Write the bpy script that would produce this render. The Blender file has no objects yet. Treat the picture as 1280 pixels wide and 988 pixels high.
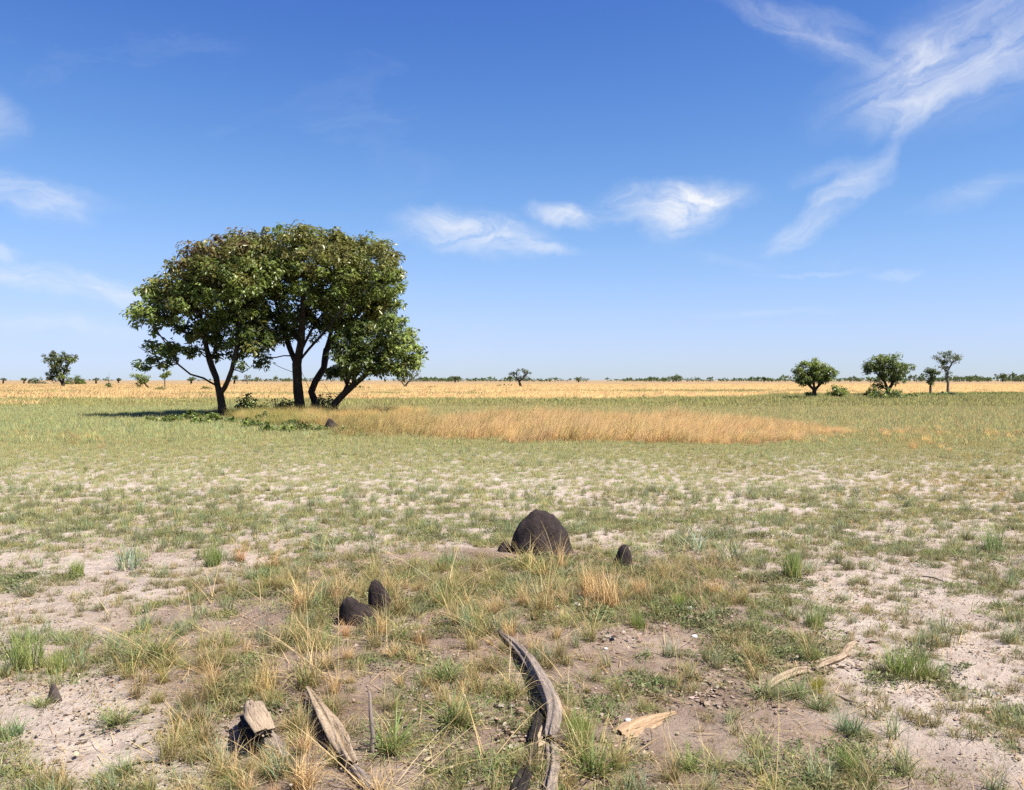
import bpy, math, random
import numpy as np
from mathutils import Vector, Matrix

# ------------------------------------------------------------------ camera, sky, sun, exposure
scene = bpy.context.scene
W, H, F = 1280.0, 988.0, 1100.0            # photograph size and focal length in its pixels
HOR = 475.5                                # horizon row
CAMZ = 1.62
PITCH = math.atan((H / 2 - HOR) / F)       # camera looks a little down
cam_d = bpy.data.cameras.new('camera')
cam_d.sensor_fit = 'HORIZONTAL'
cam_d.sensor_width = 36.0
cam_d.lens = 36.0 * F / W
cam_d.clip_start = 0.05
cam_d.clip_end = 20000
cam = bpy.data.objects.new('camera', cam_d)
cam.location = (0, 0, CAMZ)
cam.rotation_euler = (math.radians(90) - PITCH, 0, 0)
scene.collection.objects.link(cam)
scene.camera = cam

SUN_EL = math.radians(57)
SUN_AZ = math.radians(115)                 # clockwise from +Y (view direction)
sun_dir = Vector((math.sin(SUN_AZ) * math.cos(SUN_EL), math.cos(SUN_AZ) * math.cos(SUN_EL), math.sin(SUN_EL)))
sl = bpy.data.lights.new('sun', 'SUN')
sl.energy = 4.9
sl.angle = math.radians(0.53)
sl.color = (1.0, 0.95, 0.87)
so = bpy.data.objects.new('sun', sl)
so.rotation_euler = sun_dir.to_track_quat('Z', 'Y').to_euler()
so.location = (20, -10, 30)
scene.collection.objects.link(so)

world = bpy.data.worlds.new('World')
scene.world = world
world.use_nodes = True
SKY_STRENGTH = 0.1
SKY_CURVE = [(0.450, 2.20, 3.70), (0.358, 2.20, 4.56), (1.060, 0.850, 1e6)]   # gain, power, shoulder
world.cycles.sampling_method = 'MANUAL'
world.cycles.sample_map_resolution = 512


def build_world():
    nt = world.node_tree
    N, L = nt.nodes, nt.links
    N.clear()
    out = N.new('ShaderNodeOutputWorld')
    bg = N.new('ShaderNodeBackground')
    bg.inputs['Strength'].default_value = SKY_STRENGTH
    L.new(bg.outputs[0], out.inputs[0])
    sky = N.new('ShaderNodeTexSky')
    sky.sky_type = 'NISHITA'
    sky.sun_disc = False
    sky.sun_elevation = SUN_EL
    sky.sun_rotation = SUN_AZ
    sky.altitude = 1100
    sky.air_density = 1.0
    sky.dust_density = 0.6
    sky.ozone_density = 5.0
    # per-channel response curve of the camera (deeper blue overhead)
    ssp = N.new('ShaderNodeSeparateColor')
    scb = N.new('ShaderNodeCombineColor')
    L.new(sky.outputs[0], ssp.inputs[0])
    for ch, (gain, gam, sho) in enumerate(SKY_CURVE):
        pw = N.new('ShaderNodeMath')
        pw.operation = 'POWER'
        L.new(ssp.outputs[ch], pw.inputs[0])
        pw.inputs[1].default_value = gam
        mu = N.new('ShaderNodeMath')
        mu.operation = 'MULTIPLY'
        L.new(pw.outputs[0], mu.inputs[0])
        mu.inputs[1].default_value = gain
        dv = N.new('ShaderNodeMath')
        dv.operation = 'MULTIPLY_ADD'
        L.new(mu.outputs[0], dv.inputs[0])
        dv.inputs[1].default_value = 1.0 / sho
        dv.inputs[2].default_value = 1.0
        dq = N.new('ShaderNodeMath')
        dq.operation = 'DIVIDE'
        L.new(mu.outputs[0], dq.inputs[0])
        L.new(dv.outputs[0], dq.inputs[1])
        L.new(dq.outputs[0], scb.inputs[ch])
    # direction -> (azimuth, elevation) in radians
    tc = N.new('ShaderNodeTexCoord')
    sep = N.new('ShaderNodeSeparateXYZ')
    L.new(tc.outputs['Generated'], sep.inputs[0])

    def mth(op, a, b=None, c=None):
        m = N.new('ShaderNodeMath')
        m.operation = op
        for i, v in enumerate((a, b, c)):
            if v is None:
                continue
            if isinstance(v, (int, float)):
                m.inputs[i].default_value = v
            else:
                L.new(v, m.inputs[i])
        return m.outputs[0]
    az = mth('ARCTAN2', sep.outputs[0], sep.outputs[1])
    el = mth('ARCSINE', sep.outputs[2])
    comb = N.new('ShaderNodeCombineXYZ')
    L.new(az, comb.inputs[0])
    L.new(el, comb.inputs[1])
    # warp the coordinates so that edges fray
    wn = N.new('ShaderNodeTexNoise')
    wn.inputs['Scale'].default_value = 14
    wn.inputs['Detail'].default_value = 5
    wn.inputs['Roughness'].default_value = 0.6
    L.new(comb.outputs[0], wn.inputs['Vector'])
    sub = N.new('ShaderNodeVectorMath')
    sub.operation = 'SUBTRACT'
    L.new(wn.outputs['Color'], sub.inputs[0])
    sub.inputs[1].default_value = (0.5, 0.5, 0.5)

    def warped(amount, ysc=1.0):
        sc = N.new('ShaderNodeVectorMath')
        sc.operation = 'MULTIPLY'
        L.new(sub.outputs[0], sc.inputs[0])
        sc.inputs[1].default_value = (amount, amount * ysc, 0)
        ad = N.new('ShaderNodeVectorMath')
        ad.operation = 'ADD'
        L.new(comb.outputs[0], ad.inputs[0])
        L.new(sc.outputs[0], ad.inputs[1])
        return ad.outputs[0]
    wv = warped(0.062, 0.6)
    sums = {}

    def add(key, v):
        sums[key] = v if key not in sums else mth('MAXIMUM', mth('MULTIPLY', mth('ADD', sums[key], v), 0.85), mth('MAXIMUM', sums[key], v))
    # px, py, half length, half height (photo pixels), turn (deg, anticlockwise), strength, streak, seed
    clouds = [
        (590, 290, 92, 27, -8, 0.95, 3.0, 1), (672, 308, 50, 9, -6, 0.45, 4.0, 2),
        (704, 268, 46, 16, -8, 0.8, 3.0, 3),
        (842, 250, 90, 24, 2, 0.95, 2.6, 4), (858, 270, 54, 30, 12, 0.9, 2.4, 5),
        (1038, 256, 72, 17, 33, 0.62, 3.2, 6), (985, 292, 34, 14, 40, 0.6, 3.0, 7),
        (1112, 178, 52, 15, 76, 0.34, 3.0, 8), (1050, 215, 60, 12, 8, 0.22, 3.5, 81),
        (1185, 80, 140, 50, 18, 0.62, 2.2, 9), (1240, 50, 130, 70, 25, 0.55, 2.4, 10),
        (1135, 120, 70, 34, 25, 0.55, 2.4, 11), (1140, 75, 30, 34, 70, 0.55, 2.0, 12),
        (1030, 60, 120, 17, -27, 0.5, 4.0, 13), (990, 20, 110, 14, -18, 0.35, 4.0, 14),
        (1215, 240, 55, 15, 10, 0.22, 3.0, 15),
        (35, 240, 82, 17, -6, 0.62, 3.0, 16), (68, 262, 42, 22, -10, 0.42, 2.5, 17),
        (70, 356, 140, 15, -5, 0.62, 3.5, 18), (150, 368, 60, 12, -8, 0.45, 3.0, 19),
        (-5, 152, 30, 34, 60, 0.42, 2.0, 20), (0, 318, 24, 15, 0, 0.6, 2.0, 21),
        (75, 408, 90, 10, -3, 0.42, 4.0, 22),
        (1122, 343, 26, 6, 5, 0.3, 3.0, 23), (960, 394, 90, 5, 2, 0.16, 4.0, 24),
        (910, 330, 60, 7, -10, 0.10, 4.0, 25), (480, 297, 40, 10, 15, 0.22, 3.0, 26),
        (1010, 342, 70, 4, 0, 0.2, 4.0, 27),
    ]
    for px, py, a, b, rot, st, streak, seed in clouds:
        ca = math.atan((px - W / 2) / F)
        ce = math.atan((HOR - py) / F * math.cos(ca))
        mp = N.new('ShaderNodeMapping')
        mp.vector_type = 'TEXTURE'
        mp.inputs['Location'].default_value = (ca, ce, 0)
        mp.inputs['Rotation'].default_value = (0, 0, math.radians(rot))
        mp.inputs['Scale'].default_value = (a / F * 1.25, b / F * 1.25, 1)
        L.new(wv, mp.inputs['Vector'])
        ln = N.new('ShaderNodeVectorMath')
        ln.operation = 'LENGTH'
        L.new(mp.outputs[0], ln.inputs[0])
        mr = N.new('ShaderNodeMapRange')
        mr.interpolation_type = 'SMOOTHSTEP'
        mr.inputs['From Min'].default_value = 1.08
        mr.inputs['From Max'].default_value = 0.12
        L.new(ln.outputs['Value'], mr.inputs['Value'])
        add('slant' if rot > 14 else ('fall' if rot < -14 else 'level'), mth('MULTIPLY', mr.outputs[0], min(1.0, st * (0.85 if px < 200 or (px > 1000 and py < 200) else 1.2 if a < 100 else 0.8))))

    def streaks(rot, sx, sy, lo, hi):
        m2 = N.new('ShaderNodeMapping')
        m2.vector_type = 'TEXTURE'
        m2.inputs['Rotation'].default_value = (0, 0, math.radians(rot))
        m2.inputs['Scale'].default_value = (1 / sx, 1 / sy, 1)
        L.new(wv, m2.inputs['Vector'])
        nz = N.new('ShaderNodeTexNoise')
        nz.noise_dimensions = '2D'
        nz.inputs['Scale'].default_value = 1.0
        nz.inputs['Detail'].default_value = 6
        nz.inputs['Roughness'].default_value = 0.62
        nz.inputs['Distortion'].default_value = 0.5
        L.new(m2.outputs[0], nz.inputs['Vector'])
        m3 = N.new('ShaderNodeMapRange')
        m3.inputs['From Min'].default_value = lo
        m3.inputs['From Max'].default_value = hi
        L.new(nz.outputs['Fac'], m3.inputs['Value'])
        return m3.outputs[0]
    total = None
    for key, (rot, sx, sy) in {'level': (-4, 14, 40), 'slant': (24, 9, 34), 'fall': (-26, 10, 44)}.items():
        v = mth('MULTIPLY', sums[key], streaks(rot, sx, sy, 0.22, 0.74))
        total = v if total is None else mth('MAXIMUM', mth('MULTIPLY', mth('ADD', total, v), 0.9), mth('MAXIMUM', total, v))
    # thin veils all round the sky
    total = mth('ADD', total, mth('MULTIPLY', streaks(10, 2.6, 9, 0.60, 1.0), 0.16))
    mix = N.new('ShaderNodeMixRGB')
    L.new(total, mix.inputs[0])
    L.new(scb.outputs[0], mix.inputs[1])
    cl = 0.47 / SKY_STRENGTH
    mix.inputs[2].default_value = (cl * 0.95, cl * 0.985, cl * 1.06, 1)
    L.new(mix.outputs[0], bg.inputs['Color'])


build_world()
scene.view_settings.view_transform = 'Standard'
scene.view_settings.look = 'None'
scene.view_settings.exposure = 1.0
scene.view_settings.gamma = 1.0
scene.view_settings.use_curve_mapping = False
scene.cycles.max_bounces = 4
scene.cycles.diffuse_bounces = 3
scene.cycles.transmission_bounces = 2
scene.cycles.use_denoising = False

# ------------------------------------------------------------------ helpers
col = scene.collection
rng = np.random.default_rng(7)


def tag(o, label=None, cat=None, group=None, kind=None):
    if label:
        o['label'] = label
    if cat:
        o['category'] = cat
    if group:
        o['group'] = group
    if kind:
        o['kind'] = kind
    return o


def empty(name, loc=(0, 0, 0)):
    o = bpy.data.objects.new(name, None)
    o.location = loc
    o.empty_display_size = 0.2
    col.objects.link(o)
    return o


def make_mesh(name, verts, faces, mat=None, cols=None, smooth=False, attrs=None):
    """faces: list of index arrays (M,3) / (M,4)"""
    me = bpy.data.meshes.new(name)
    verts = np.asarray(verts, dtype=np.float32)
    if not isinstance(faces, (list, tuple)):
        faces = [faces]
    faces = [np.asarray(f, dtype=np.int32) for f in faces if len(f)]
    me.vertices.add(len(verts))
    me.vertices.foreach_set('co', verts.ravel())
    loops = np.concatenate([f.ravel() for f in faces])
    tot = np.concatenate([np.full(len(f), f.shape[1], dtype=np.int32) for f in faces])
    start = np.concatenate([[0], np.cumsum(tot)[:-1]]).astype(np.int32)
    me.loops.add(len(loops))
    me.loops.foreach_set('vertex_index', loops)
    me.polygons.add(len(tot))
    me.polygons.foreach_set('loop_start', start)
    me.polygons.foreach_set('loop_total', tot)
    if smooth:
        me.polygons.foreach_set('use_smooth', np.ones(len(tot), dtype=bool))
    if cols is not None:
        at = me.attributes.new('Col', 'FLOAT_COLOR', 'POINT')
        c = np.ones((len(verts), 4), dtype=np.float32)
        c[:, :3] = cols
        at.data.foreach_set('color', c.ravel())
    for k, v in (attrs or {}).items():
        at = me.attributes.new(k, 'FLOAT', 'POINT')
        at.data.foreach_set('value', np.asarray(v, dtype=np.float32))
    me.update()
    me.validate()
    if mat:
        me.materials.append(mat)
    return me


def obj(name, me, parent=None, loc=None):
    o = bpy.data.objects.new(name, me)
    col.objects.link(o)
    if parent:
        o.parent = parent
    if loc is not None:
        o.location = loc
    return o


# ---- value noise
_perm = np.random.default_rng(3).random((256, 256))


def vnoise(x, y):
    x = np.asarray(x, float)
    y = np.asarray(y, float)
    xi = np.floor(x).astype(int)
    yi = np.floor(y).astype(int)
    fx = x - xi
    fy = y - yi
    fx = fx * fx * (3 - 2 * fx)
    fy = fy * fy * (3 - 2 * fy)
    a = _perm[xi & 255, yi & 255]
    b = _perm[(xi + 1) & 255, yi & 255]
    c = _perm[xi & 255, (yi + 1) & 255]
    d = _perm[(xi + 1) & 255, (yi + 1) & 255]
    return (a * (1 - fx) + b * fx) * (1 - fy) + (c * (1 - fx) + d * fx) * fy


def fbm(x, y, oct=4, seed=0):
    t, amp, s = 0.0, 0.5, 0.0
    for k in range(oct):
        t = t + amp * vnoise(x * 2 ** k + 17.3 * seed + 5.1 * k, y * 2 ** k + 9.7 * seed + 3.3 * k)
        s += amp
        amp *= 0.5
    return t / s


def sstep(a, b, x):
    t = np.clip((np.asarray(x, float) - a) / (b - a), 0, 1)
    return t * t * (3 - 2 * t)


# ---- ground height and cover fields (world x, y in metres)
def moundmask(x, y):
    x = np.asarray(x, float)
    y = np.asarray(y, float)
    return np.exp(-((x + 0.35) / 2.35) ** 4 - ((y - 5.4) / 3.1) ** 4)


def height(x, y):
    x = np.asarray(x, float)
    y = np.asarray(y, float)
    d = np.hypot(x, y)
    near = 1 - sstep(9, 30, d)
    h = 0.13 * np.exp(-((x + 0.2) / 2.3) ** 2 - ((y - 5.9) / 2.4) ** 2)
    h = h + (fbm(x / 1.5, y / 1.5, 3, 1) - 0.5) * 0.075 * (0.25 + 0.75 * near)
    h = h + (fbm(x / 0.33, y / 0.33, 3, 2) - 0.5) * 0.045 * near
    h = h + (fbm(x / 0.085, y / 0.085, 2, 3) - 0.5) * 0.024 * near
    h = h + (fbm(x / 30, y / 30, 2, 4) - 0.5) * 0.12 * sstep(10, 60, d)
    return h


def H1(x, y):
    return float(height(np.array([x]), np.array([y]))[0])


def ray(px, py):
    a = (px - W / 2) / F
    b = (H / 2 - py) / F
    cp, sp = math.cos(PITCH), math.sin(PITCH)
    return Vector((a, cp + b * sp, b * cp - sp))


def P(px, py):
    """photo pixel -> point on the ground"""
    r = ray(px, py)
    z = 0.0
    for _ in range(12):
        t = (z - CAMZ) / r.z
        z = 0.5 * z + 0.5 * H1(r.x * t, r.y * t)
    return Vector((r.x * t, r.y * t, H1(r.x * t, r.y * t)))


def at(px, py, D):
    r = ray(px, py)
    t = D / r.y
    return Vector((r.x * t, D, CAMZ + r.z * t))


def topx(x, y):
    """world ground -> photo column, row (flat ground)"""
    return W / 2 + F * x / np.maximum(y, 0.1), HOR + F * CAMZ / np.maximum(y, 0.1)


def gold_edge(px):
    return np.interp(px, [-400, 0, 250, 330, 520, 640, 800, 900, 960, 1010, 1280, 1700],
                     [60, 58, 60, 66, 72, 74, 75, 76, 92, 96, 94, 92])


def gold_far(x, y):
    px, _ = topx(x, y)
    n = fbm(x / 14, y / 14, 3, 6) - 0.5
    g = sstep(-5, 6, y - gold_edge(px) + n * 26)
    # green swathes through the far gold
    sw = sstep(0.56, 0.66, fbm(x / 40, y / 16, 3, 11)) * (1 - sstep(110, 170, y))
    return g * (1 - 0.75 * sw)


def gold_patch(x, y):
    px, py = topx(x, y)
    wob = (fbm(x / 0.9, y / 0.9, 3, 8) - 0.5) * 9
    near = np.interp(px, [400, 430, 500, 560, 640, 800, 950, 1000, 1058, 1100], [538, 541, 544, 546, 549, 551, 553, 547, 540, 537])
    far = np.interp(px, [400, 440, 560, 700, 850, 960, 1058, 1100], [528, 529, 528, 527, 529, 531, 538, 540])
    m = sstep(-7.0, 3.0, near + wob - py) * sstep(-1.5, 1.5, py - far + wob * 0.4)
    return m * ((px > 405) & (px < 1075))


# ------------------------------------------------------------------ materials
def new_mat(name):
    m = bpy.data.materials.new(name)
    m.use_nodes = True
    nt = m.node_tree
    nt.nodes.clear()
    out = nt.nodes.new('ShaderNodeOutputMaterial')
    return m, nt.nodes, nt.links, out


def blade_mat(name, trans=0.3, rough=0.55, spec=0.25, instancer=True, lift=0.0):
    m, N, L, out = new_mat(name)
    c = N.new('ShaderNodeAttribute')
    c.attribute_name = 'Col'
    colr = c.outputs['Color']
    if instancer:
        t = N.new('ShaderNodeAttribute')
        t.attribute_type = 'INSTANCER'
        t.attribute_name = 'tint'
        mx = N.new('ShaderNodeMixRGB')
        mx.blend_type = 'MULTIPLY'
        mx.inputs[0].default_value = 1
        L.new(c.outputs['Color'], mx.inputs[1])
        L.new(t.outputs['Color'], mx.inputs[2])
        colr = mx.outputs[0]
    p = N.new('ShaderNodeBsdfPrincipled')
    p.inputs['Roughness'].default_value = rough
    p.inputs['Specular IOR Level'].default_value = spec
    L.new(colr, p.inputs['Base Color'])
    if lift:
        # many thin blades crossing every way: the stand's mean normal points up
        gn = N.new('ShaderNodeNewGeometry')
        vm = N.new('ShaderNodeMix')
        vm.data_type = 'VECTOR'
        vm.inputs[0].default_value = lift
        L.new(gn.outputs['Normal'], vm.inputs[4])
        vm.inputs[5].default_value = (0, 0, 1)
        nn = N.new('ShaderNodeVectorMath')
        nn.operation = 'NORMALIZE'
        L.new(vm.outputs[1], nn.inputs[0])
        L.new(nn.outputs[0], p.inputs['Normal'])
    tr = N.new('ShaderNodeBsdfTranslucent')
    L.new(colr, tr.inputs['Color'])
    ms = N.new('ShaderNodeMixShader')
    ms.inputs[0].default_value = trans
    L.new(p.outputs[0], ms.inputs[1])
    L.new(tr.outputs[0], ms.inputs[2])
    L.new(ms.outputs[0], out.inputs[0])
    return m


def noise_node(N, L, vec, scale, detail=4, rough=0.55, dist=0.0):
    n = N.new('ShaderNodeTexNoise')
    n.inputs['Scale'].default_value = scale
    n.inputs['Detail'].default_value = detail
    n.inputs['Roughness'].default_value = rough
    n.inputs['Distortion'].default_value = dist
    L.new(vec, n.inputs['Vector'])
    return n


def ramp(N, L, fac, stops):
    r = N.new('ShaderNodeValToRGB')
    e = r.color_ramp.elements
    while len(e) < len(stops):
        e.new(0.5)
    for i, (p, c) in enumerate(stops):
        e[i].position = p
        e[i].color = (*c, 1) if len(c) == 3 else c
    L.new(fac, r.inputs[0])
    return r


def ground_mat():
    m, N, L, out = new_mat('sandy_ground')
    geo = N.new('ShaderNodeNewGeometry')
    pos = geo.outputs['Position']

    def attr(n):
        a = N.new('ShaderNodeAttribute')
        a.attribute_name = n
        return a.outputs['Fac']

    def mixc(f, a, b, mode='MIX'):
        x = N.new('ShaderNodeMixRGB')
        x.blend_type = mode
        for i, v in enumerate((f, a, b)):
            if isinstance(v, (int, float)):
                x.inputs[i].default_value = v
            elif isinstance(v, tuple):
                x.inputs[i].default_value = (*v, 1)
            else:
                L.new(v, x.inputs[i])
        return x.outputs[0]
    n1 = noise_node(N, L, pos, 1.1, 6, 0.6)
    n2 = noise_node(N, L, pos, 9, 6, 0.65)
    n3 = noise_node(N, L, pos, 60, 4, 0.7)
    sand = ramp(N, L, n1.outputs['Fac'], [(0.3, (0.39, 0.31, 0.245)), (0.55, (0.46, 0.38, 0.31)), (0.75, (0.51, 0.435, 0.365))])
    soil = ramp(N, L, n1.outputs['Fac'], [(0.3, (0.175, 0.122, 0.088)), (0.5, (0.25, 0.185, 0.138)), (0.75, (0.36, 0.28, 0.215))])
    c = mixc(attr('brown'), sand.outputs[0], soil.outputs[0])
    # dark crumbs and stains
    r2 = ramp(N, L, n2.outputs['Fac'], [(0.30, (0.62, 0.57, 0.53)), (0.50, (1, 1, 1)), (0.8, (1.06, 1.05, 1.04))])
    c = mixc(0.75, c, r2.outputs[0], 'MULTIPLY')
    r3 = ramp(N, L, n3.outputs['Fac'], [(0.30, (0.5, 0.46, 0.42)), (0.44, (1, 1, 1))])
    c = mixc(0.55, c, r3.outputs[0], 'MULTIPLY')
    # thatch between grass plants
    ng = noise_node(N, L, pos, 2.2, 8, 0.7)
    thatch = ramp(N, L, ng.outputs['Fac'], [(0.3, (0.15, 0.148, 0.066)), (0.5, (0.20, 0.19, 0.092)), (0.7, (0.27, 0.235, 0.135))])
    nm = noise_node(N, L, pos, 5.5, 5, 0.65)
    sm = N.new('ShaderNodeMath')
    sm.operation = 'ADD'
    L.new(attr('green'), sm.inputs[0])
    L.new(nm.outputs['Fac'], sm.inputs[1])
    gm = N.new('ShaderNodeMapRange')
    gm.inputs['From Min'].default_value = 0.80
    gm.inputs['From Max'].default_value = 1.05
    L.new(sm.outputs[0], gm.inputs['Value'])
    c = mixc(gm.outputs[0], c, thatch.outputs[0])
    mp = N.new('ShaderNodeMapping')
    mp.inputs['Scale'].default_value = (0.05, 0.16, 1)
    L.new(pos, mp.inputs['Vector'])
    nf = noise_node(N, L, mp.outputs[0], 1.0, 8, 0.65)
    gold = ramp(N, L, nf.outputs['Fac'], [(0.3, (0.25, 0.165, 0.080)), (0.5, (0.31, 0.21, 0.108)), (0.72, (0.37, 0.26, 0.145))])
    c = mixc(attr('gold'), c, gold.outputs[0])
    p = N.new('ShaderNodeBsdfPrincipled')
    p.inputs['Roughness'].default_value = 0.95
    p.inputs['Specular IOR Level'].default_value = 0.1
    L.new(c, p.inputs['Base Color'])
    hsum = N.new('ShaderNodeMath')
    hsum.operation = 'MULTIPLY_ADD'
    L.new(n3.outputs['Fac'], hsum.inputs[0])
    hsum.inputs[1].default_value = 0.35
    L.new(n2.outputs['Fac'], hsum.inputs[2])
    n4 = noise_node(N, L, pos, 230, 3, 0.7)
    h2 = N.new('ShaderNodeMath')
    h2.operation = 'MULTIPLY_ADD'
    L.new(n4.outputs['Fac'], h2.inputs[0])
    h2.inputs[1].default_value = 0.12
    L.new(hsum.outputs[0], h2.inputs[2])
    b = N.new('ShaderNodeBump')
    b.inputs['Strength'].default_value = 1.0
    b.inputs['Distance'].default_value = 0.04
    L.new(h2.outputs[0], b.inputs['Height'])
    L.new(b.outputs[0], p.inputs['Normal'])
    L.new(p.outputs[0], out.inputs[0])
    return m


def rough_mat(name, stops, scale=8, stretch=(1, 1, 1), bump=0.02, bscale=30, rough=0.9, coord='Object', crack=None):
    """stone, earth, bark and weathered wood: noise colour + noise relief"""
    m, N, L, out = new_mat(name)
    tc = N.new('ShaderNodeTexCoord')
    mp = N.new('ShaderNodeMapping')
    mp.inputs['Scale'].default_value = stretch
    if coord == 'UVW':
        a = N.new('ShaderNodeAttribute')
        a.attribute_name = 'grain'
        L.new(a.outputs['Vector'], mp.inputs['Vector'])
    else:
        L.new(tc.outputs[coord], mp.inputs['Vector'])
    n = noise_node(N, L, mp.outputs[0], scale, 7, 0.65, 0.3)
    r = ramp(N, L, n.outputs['Fac'], stops)
    n2 = noise_node(N, L, mp.outputs[0], bscale, 5, 0.7)
    rr = ramp(N, L, n2.outputs['Fac'], [(0.34, (0.42, 0.38, 0.35)), (0.5, (1, 1, 1))])
    mx = N.new('ShaderNodeMixRGB')
    mx.blend_type = 'MULTIPLY'
    mx.inputs[0].default_value = 0.7
    L.new(r.outputs[0], mx.inputs[1])
    L.new(rr.outputs[0], mx.inputs[2])
    p = N.new('ShaderNodeBsdfPrincipled')
    p.inputs['Roughness'].default_value = rough
    p.inputs['Specular IOR Level'].default_value = 0.15
    L.new(mx.outputs[0], p.inputs['Base Color'])
    b = N.new('ShaderNodeBump')
    b.inputs['Strength'].default_value = 0.9
    b.inputs['Distance'].default_value = bump
    L.new(n2.outputs['Fac'], b.inputs['Height'])
    L.new(b.outputs[0], p.inputs['Normal'])
    L.new(p.outputs[0], out.inputs[0])
    return m


M_ground = ground_mat()
M_grass = blade_mat('grass_blades', 0.3, lift=0.15)
M_stand = blade_mat('grass_stand', 0.3, 0.7, 0.1, lift=0.65)
M_plain = blade_mat('gold_plain_stand', 0.45, 0.8, 0.05, lift=1.0)
M_gold = blade_mat('dry_grass_stand', 0.5, 0.7, 0.1, lift=0.85)
M_leaf = blade_mat('tree_leaves', 0.36, 0.36, 0.6, instancer=False, lift=0.2)
M_leaf_i = blade_mat('woodland_leaves', 0.2, 0.6, 0.2)
M_litter = blade_mat('dead_leaves', 0.1, 0.95, 0.02, lift=0.25)
M_bark = rough_mat('dark_bark', [(0.3, (0.022, 0.016, 0.012)), (0.55, (0.045, 0.034, 0.026)), (0.75, (0.09, 0.072, 0.055))], 2.5, (2, 2, 0.5), 0.04, 9)
M_bark_pale = rough_mat('grey_bark', [(0.3, (0.09, 0.075, 0.06)), (0.7, (0.22, 0.19, 0.16))], 2.5, (2, 2, 0.5), 0.04, 9)
M_termite = rough_mat('termite_earth', [(0.3, (0.022, 0.016, 0.015)), (0.55, (0.042, 0.031, 0.028)), (0.8, (0.075, 0.056, 0.048))], 9, (1, 1, 1), 0.014, 55)
M_termite_brown = rough_mat('brown_earth', [(0.3, (0.06, 0.045, 0.04)), (0.6, (0.11, 0.085, 0.075))], 20, (1, 1, 1), 0.008, 70)

# ------------------------------------------------------------------ ground: one sheet to the horizon
def axis(lo, hi, step, far_lo, far_hi, g=1.075):
    mid = list(np.arange(lo, hi + 1e-6, step))
    a, s = [], step
    x = hi
    while x < far_hi:
        s *= g
        x += s
        a.append(x)
    b, s = [], step
    x = lo
    while x > far_lo:
        s *= g
        x -= s
        b.append(x)
    return np.array(b[::-1] + mid + a)


gx = axis(-6.5, 6.5, 0.035, -7000, 7000)
gy = axis(2.2, 12.0, 0.035, -6000, 9000)
GX, GY = np.meshgrid(gx, gy, indexing='xy')
GZ = height(GX, GY)
gd = np.hypot(GX, GY)
brown = moundmask(GX, GY) * 0.95 + (fbm(GX / 1.0, GY / 1.0, 4, 21) - 0.5) * 0.7
brown = brown - 0.75 * np.exp(-((GX + 2.0) / 0.85) ** 2 - ((GY - 3.8) / 0.8) ** 2) - 0.5 * np.exp(-((GX + 2.6) / 0.9) ** 2 - ((GY - 7.6) / 1.1) ** 2)
brown = sstep(0.15, 0.75, brown) * (1 - sstep(9, 13, gd))
brown = np.clip(brown + 0.18 * sstep(0.5, 0.7, fbm(GX / 4, GY / 4, 3, 22)) * (1 - sstep(10, 18, gd)), 0, 1)
gold = np.clip(gold_far(GX, GY) * 0.95 + gold_patch(GX, GY) * 0.85, 0, 1)
green = 0.36 * sstep(7.5, 18, GY) + 0.18 * sstep(16, 30, GY) + 0.4 * sstep(26, 42, GY)
nx, ny = len(gx), len(gy)
idx = np.arange(nx * ny).reshape(ny, nx)
quads = np.stack([idx[:-1, :-1], idx[:-1, 1:], idx[1:, 1:], idx[1:, :-1]], -1).reshape(-1, 4)
ground = obj('ground', make_mesh('ground', np.stack([GX, GY, GZ], -1).reshape(-1, 3), quads, M_ground, smooth=True,
                                 attrs={'brown': brown.ravel(), 'gold': gold.ravel(), 'green': green.ravel()}))
tag(ground, 'flat pale sandy savanna ground reaching to the horizon', 'ground', kind='structure')

# ------------------------------------------------------------------ trees
def tube_mesh(chains, minsides=5, maxsides=11, knots=0.0, r_=None):
    """chains: list of (points (n,3), radii (n,)) -> verts, quads, cols-less"""
    V, Q = [], []
    off = 0
    r_ = r_ or np.random.default_rng(1)
    for pts, rad in chains:
        pts = np.asarray(pts, float)
        n = len(pts)
        if n < 2:
            continue
        k = int(np.clip(4 + rad.max() * 30, minsides, maxsides))
        tan = np.gradient(pts, axis=0)
        tan /= np.linalg.norm(tan, axis=1)[:, None] + 1e-9
        up = np.array([0, 0, 1.0]) if abs(tan[0][2]) < 0.9 else np.array([1.0, 0, 0])
        u = np.cross(tan[0], up)
        u /= np.linalg.norm(u)
        ang = np.arange(k) / k * 2 * np.pi
        rings = []
        for i in range(n):
            u = u - tan[i] * np.dot(u, tan[i])
            u /= np.linalg.norm(u) + 1e-9
            v = np.cross(tan[i], u)
            rr = rad[i] * (1 + knots * (r_.random(k) - 0.5))
            rings.append(pts[i] + rr[:, None] * (np.cos(ang)[:, None] * u + np.sin(ang)[:, None] * v))
        V.append(np.concatenate(rings + [pts[-1][None] + tan[-1] * rad[-1]]))
        base = off + np.arange(n - 1)[:, None] * k
        j = np.arange(k)[None]
        jn = (j + 1) % k
        q = np.stack([base + j, base + jn, base + k + jn, base + k + j], -1).reshape(-1, 4)
        tip = off + n * k
        last = off + (n - 1) * k
        cap = np.stack([last + j[0], last + jn[0], np.full(k, tip), np.full(k, tip)], -1)
        Q.append(q)
        Q.append(cap)
        off += n * k + 1
    V = np.concatenate(V)
    Q = np.concatenate(Q)
    tri = Q[Q[:, 2] == Q[:, 3]][:, :3]
    quad = Q[Q[:, 2] != Q[:, 3]]
    return V, [quad, tri]


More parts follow.
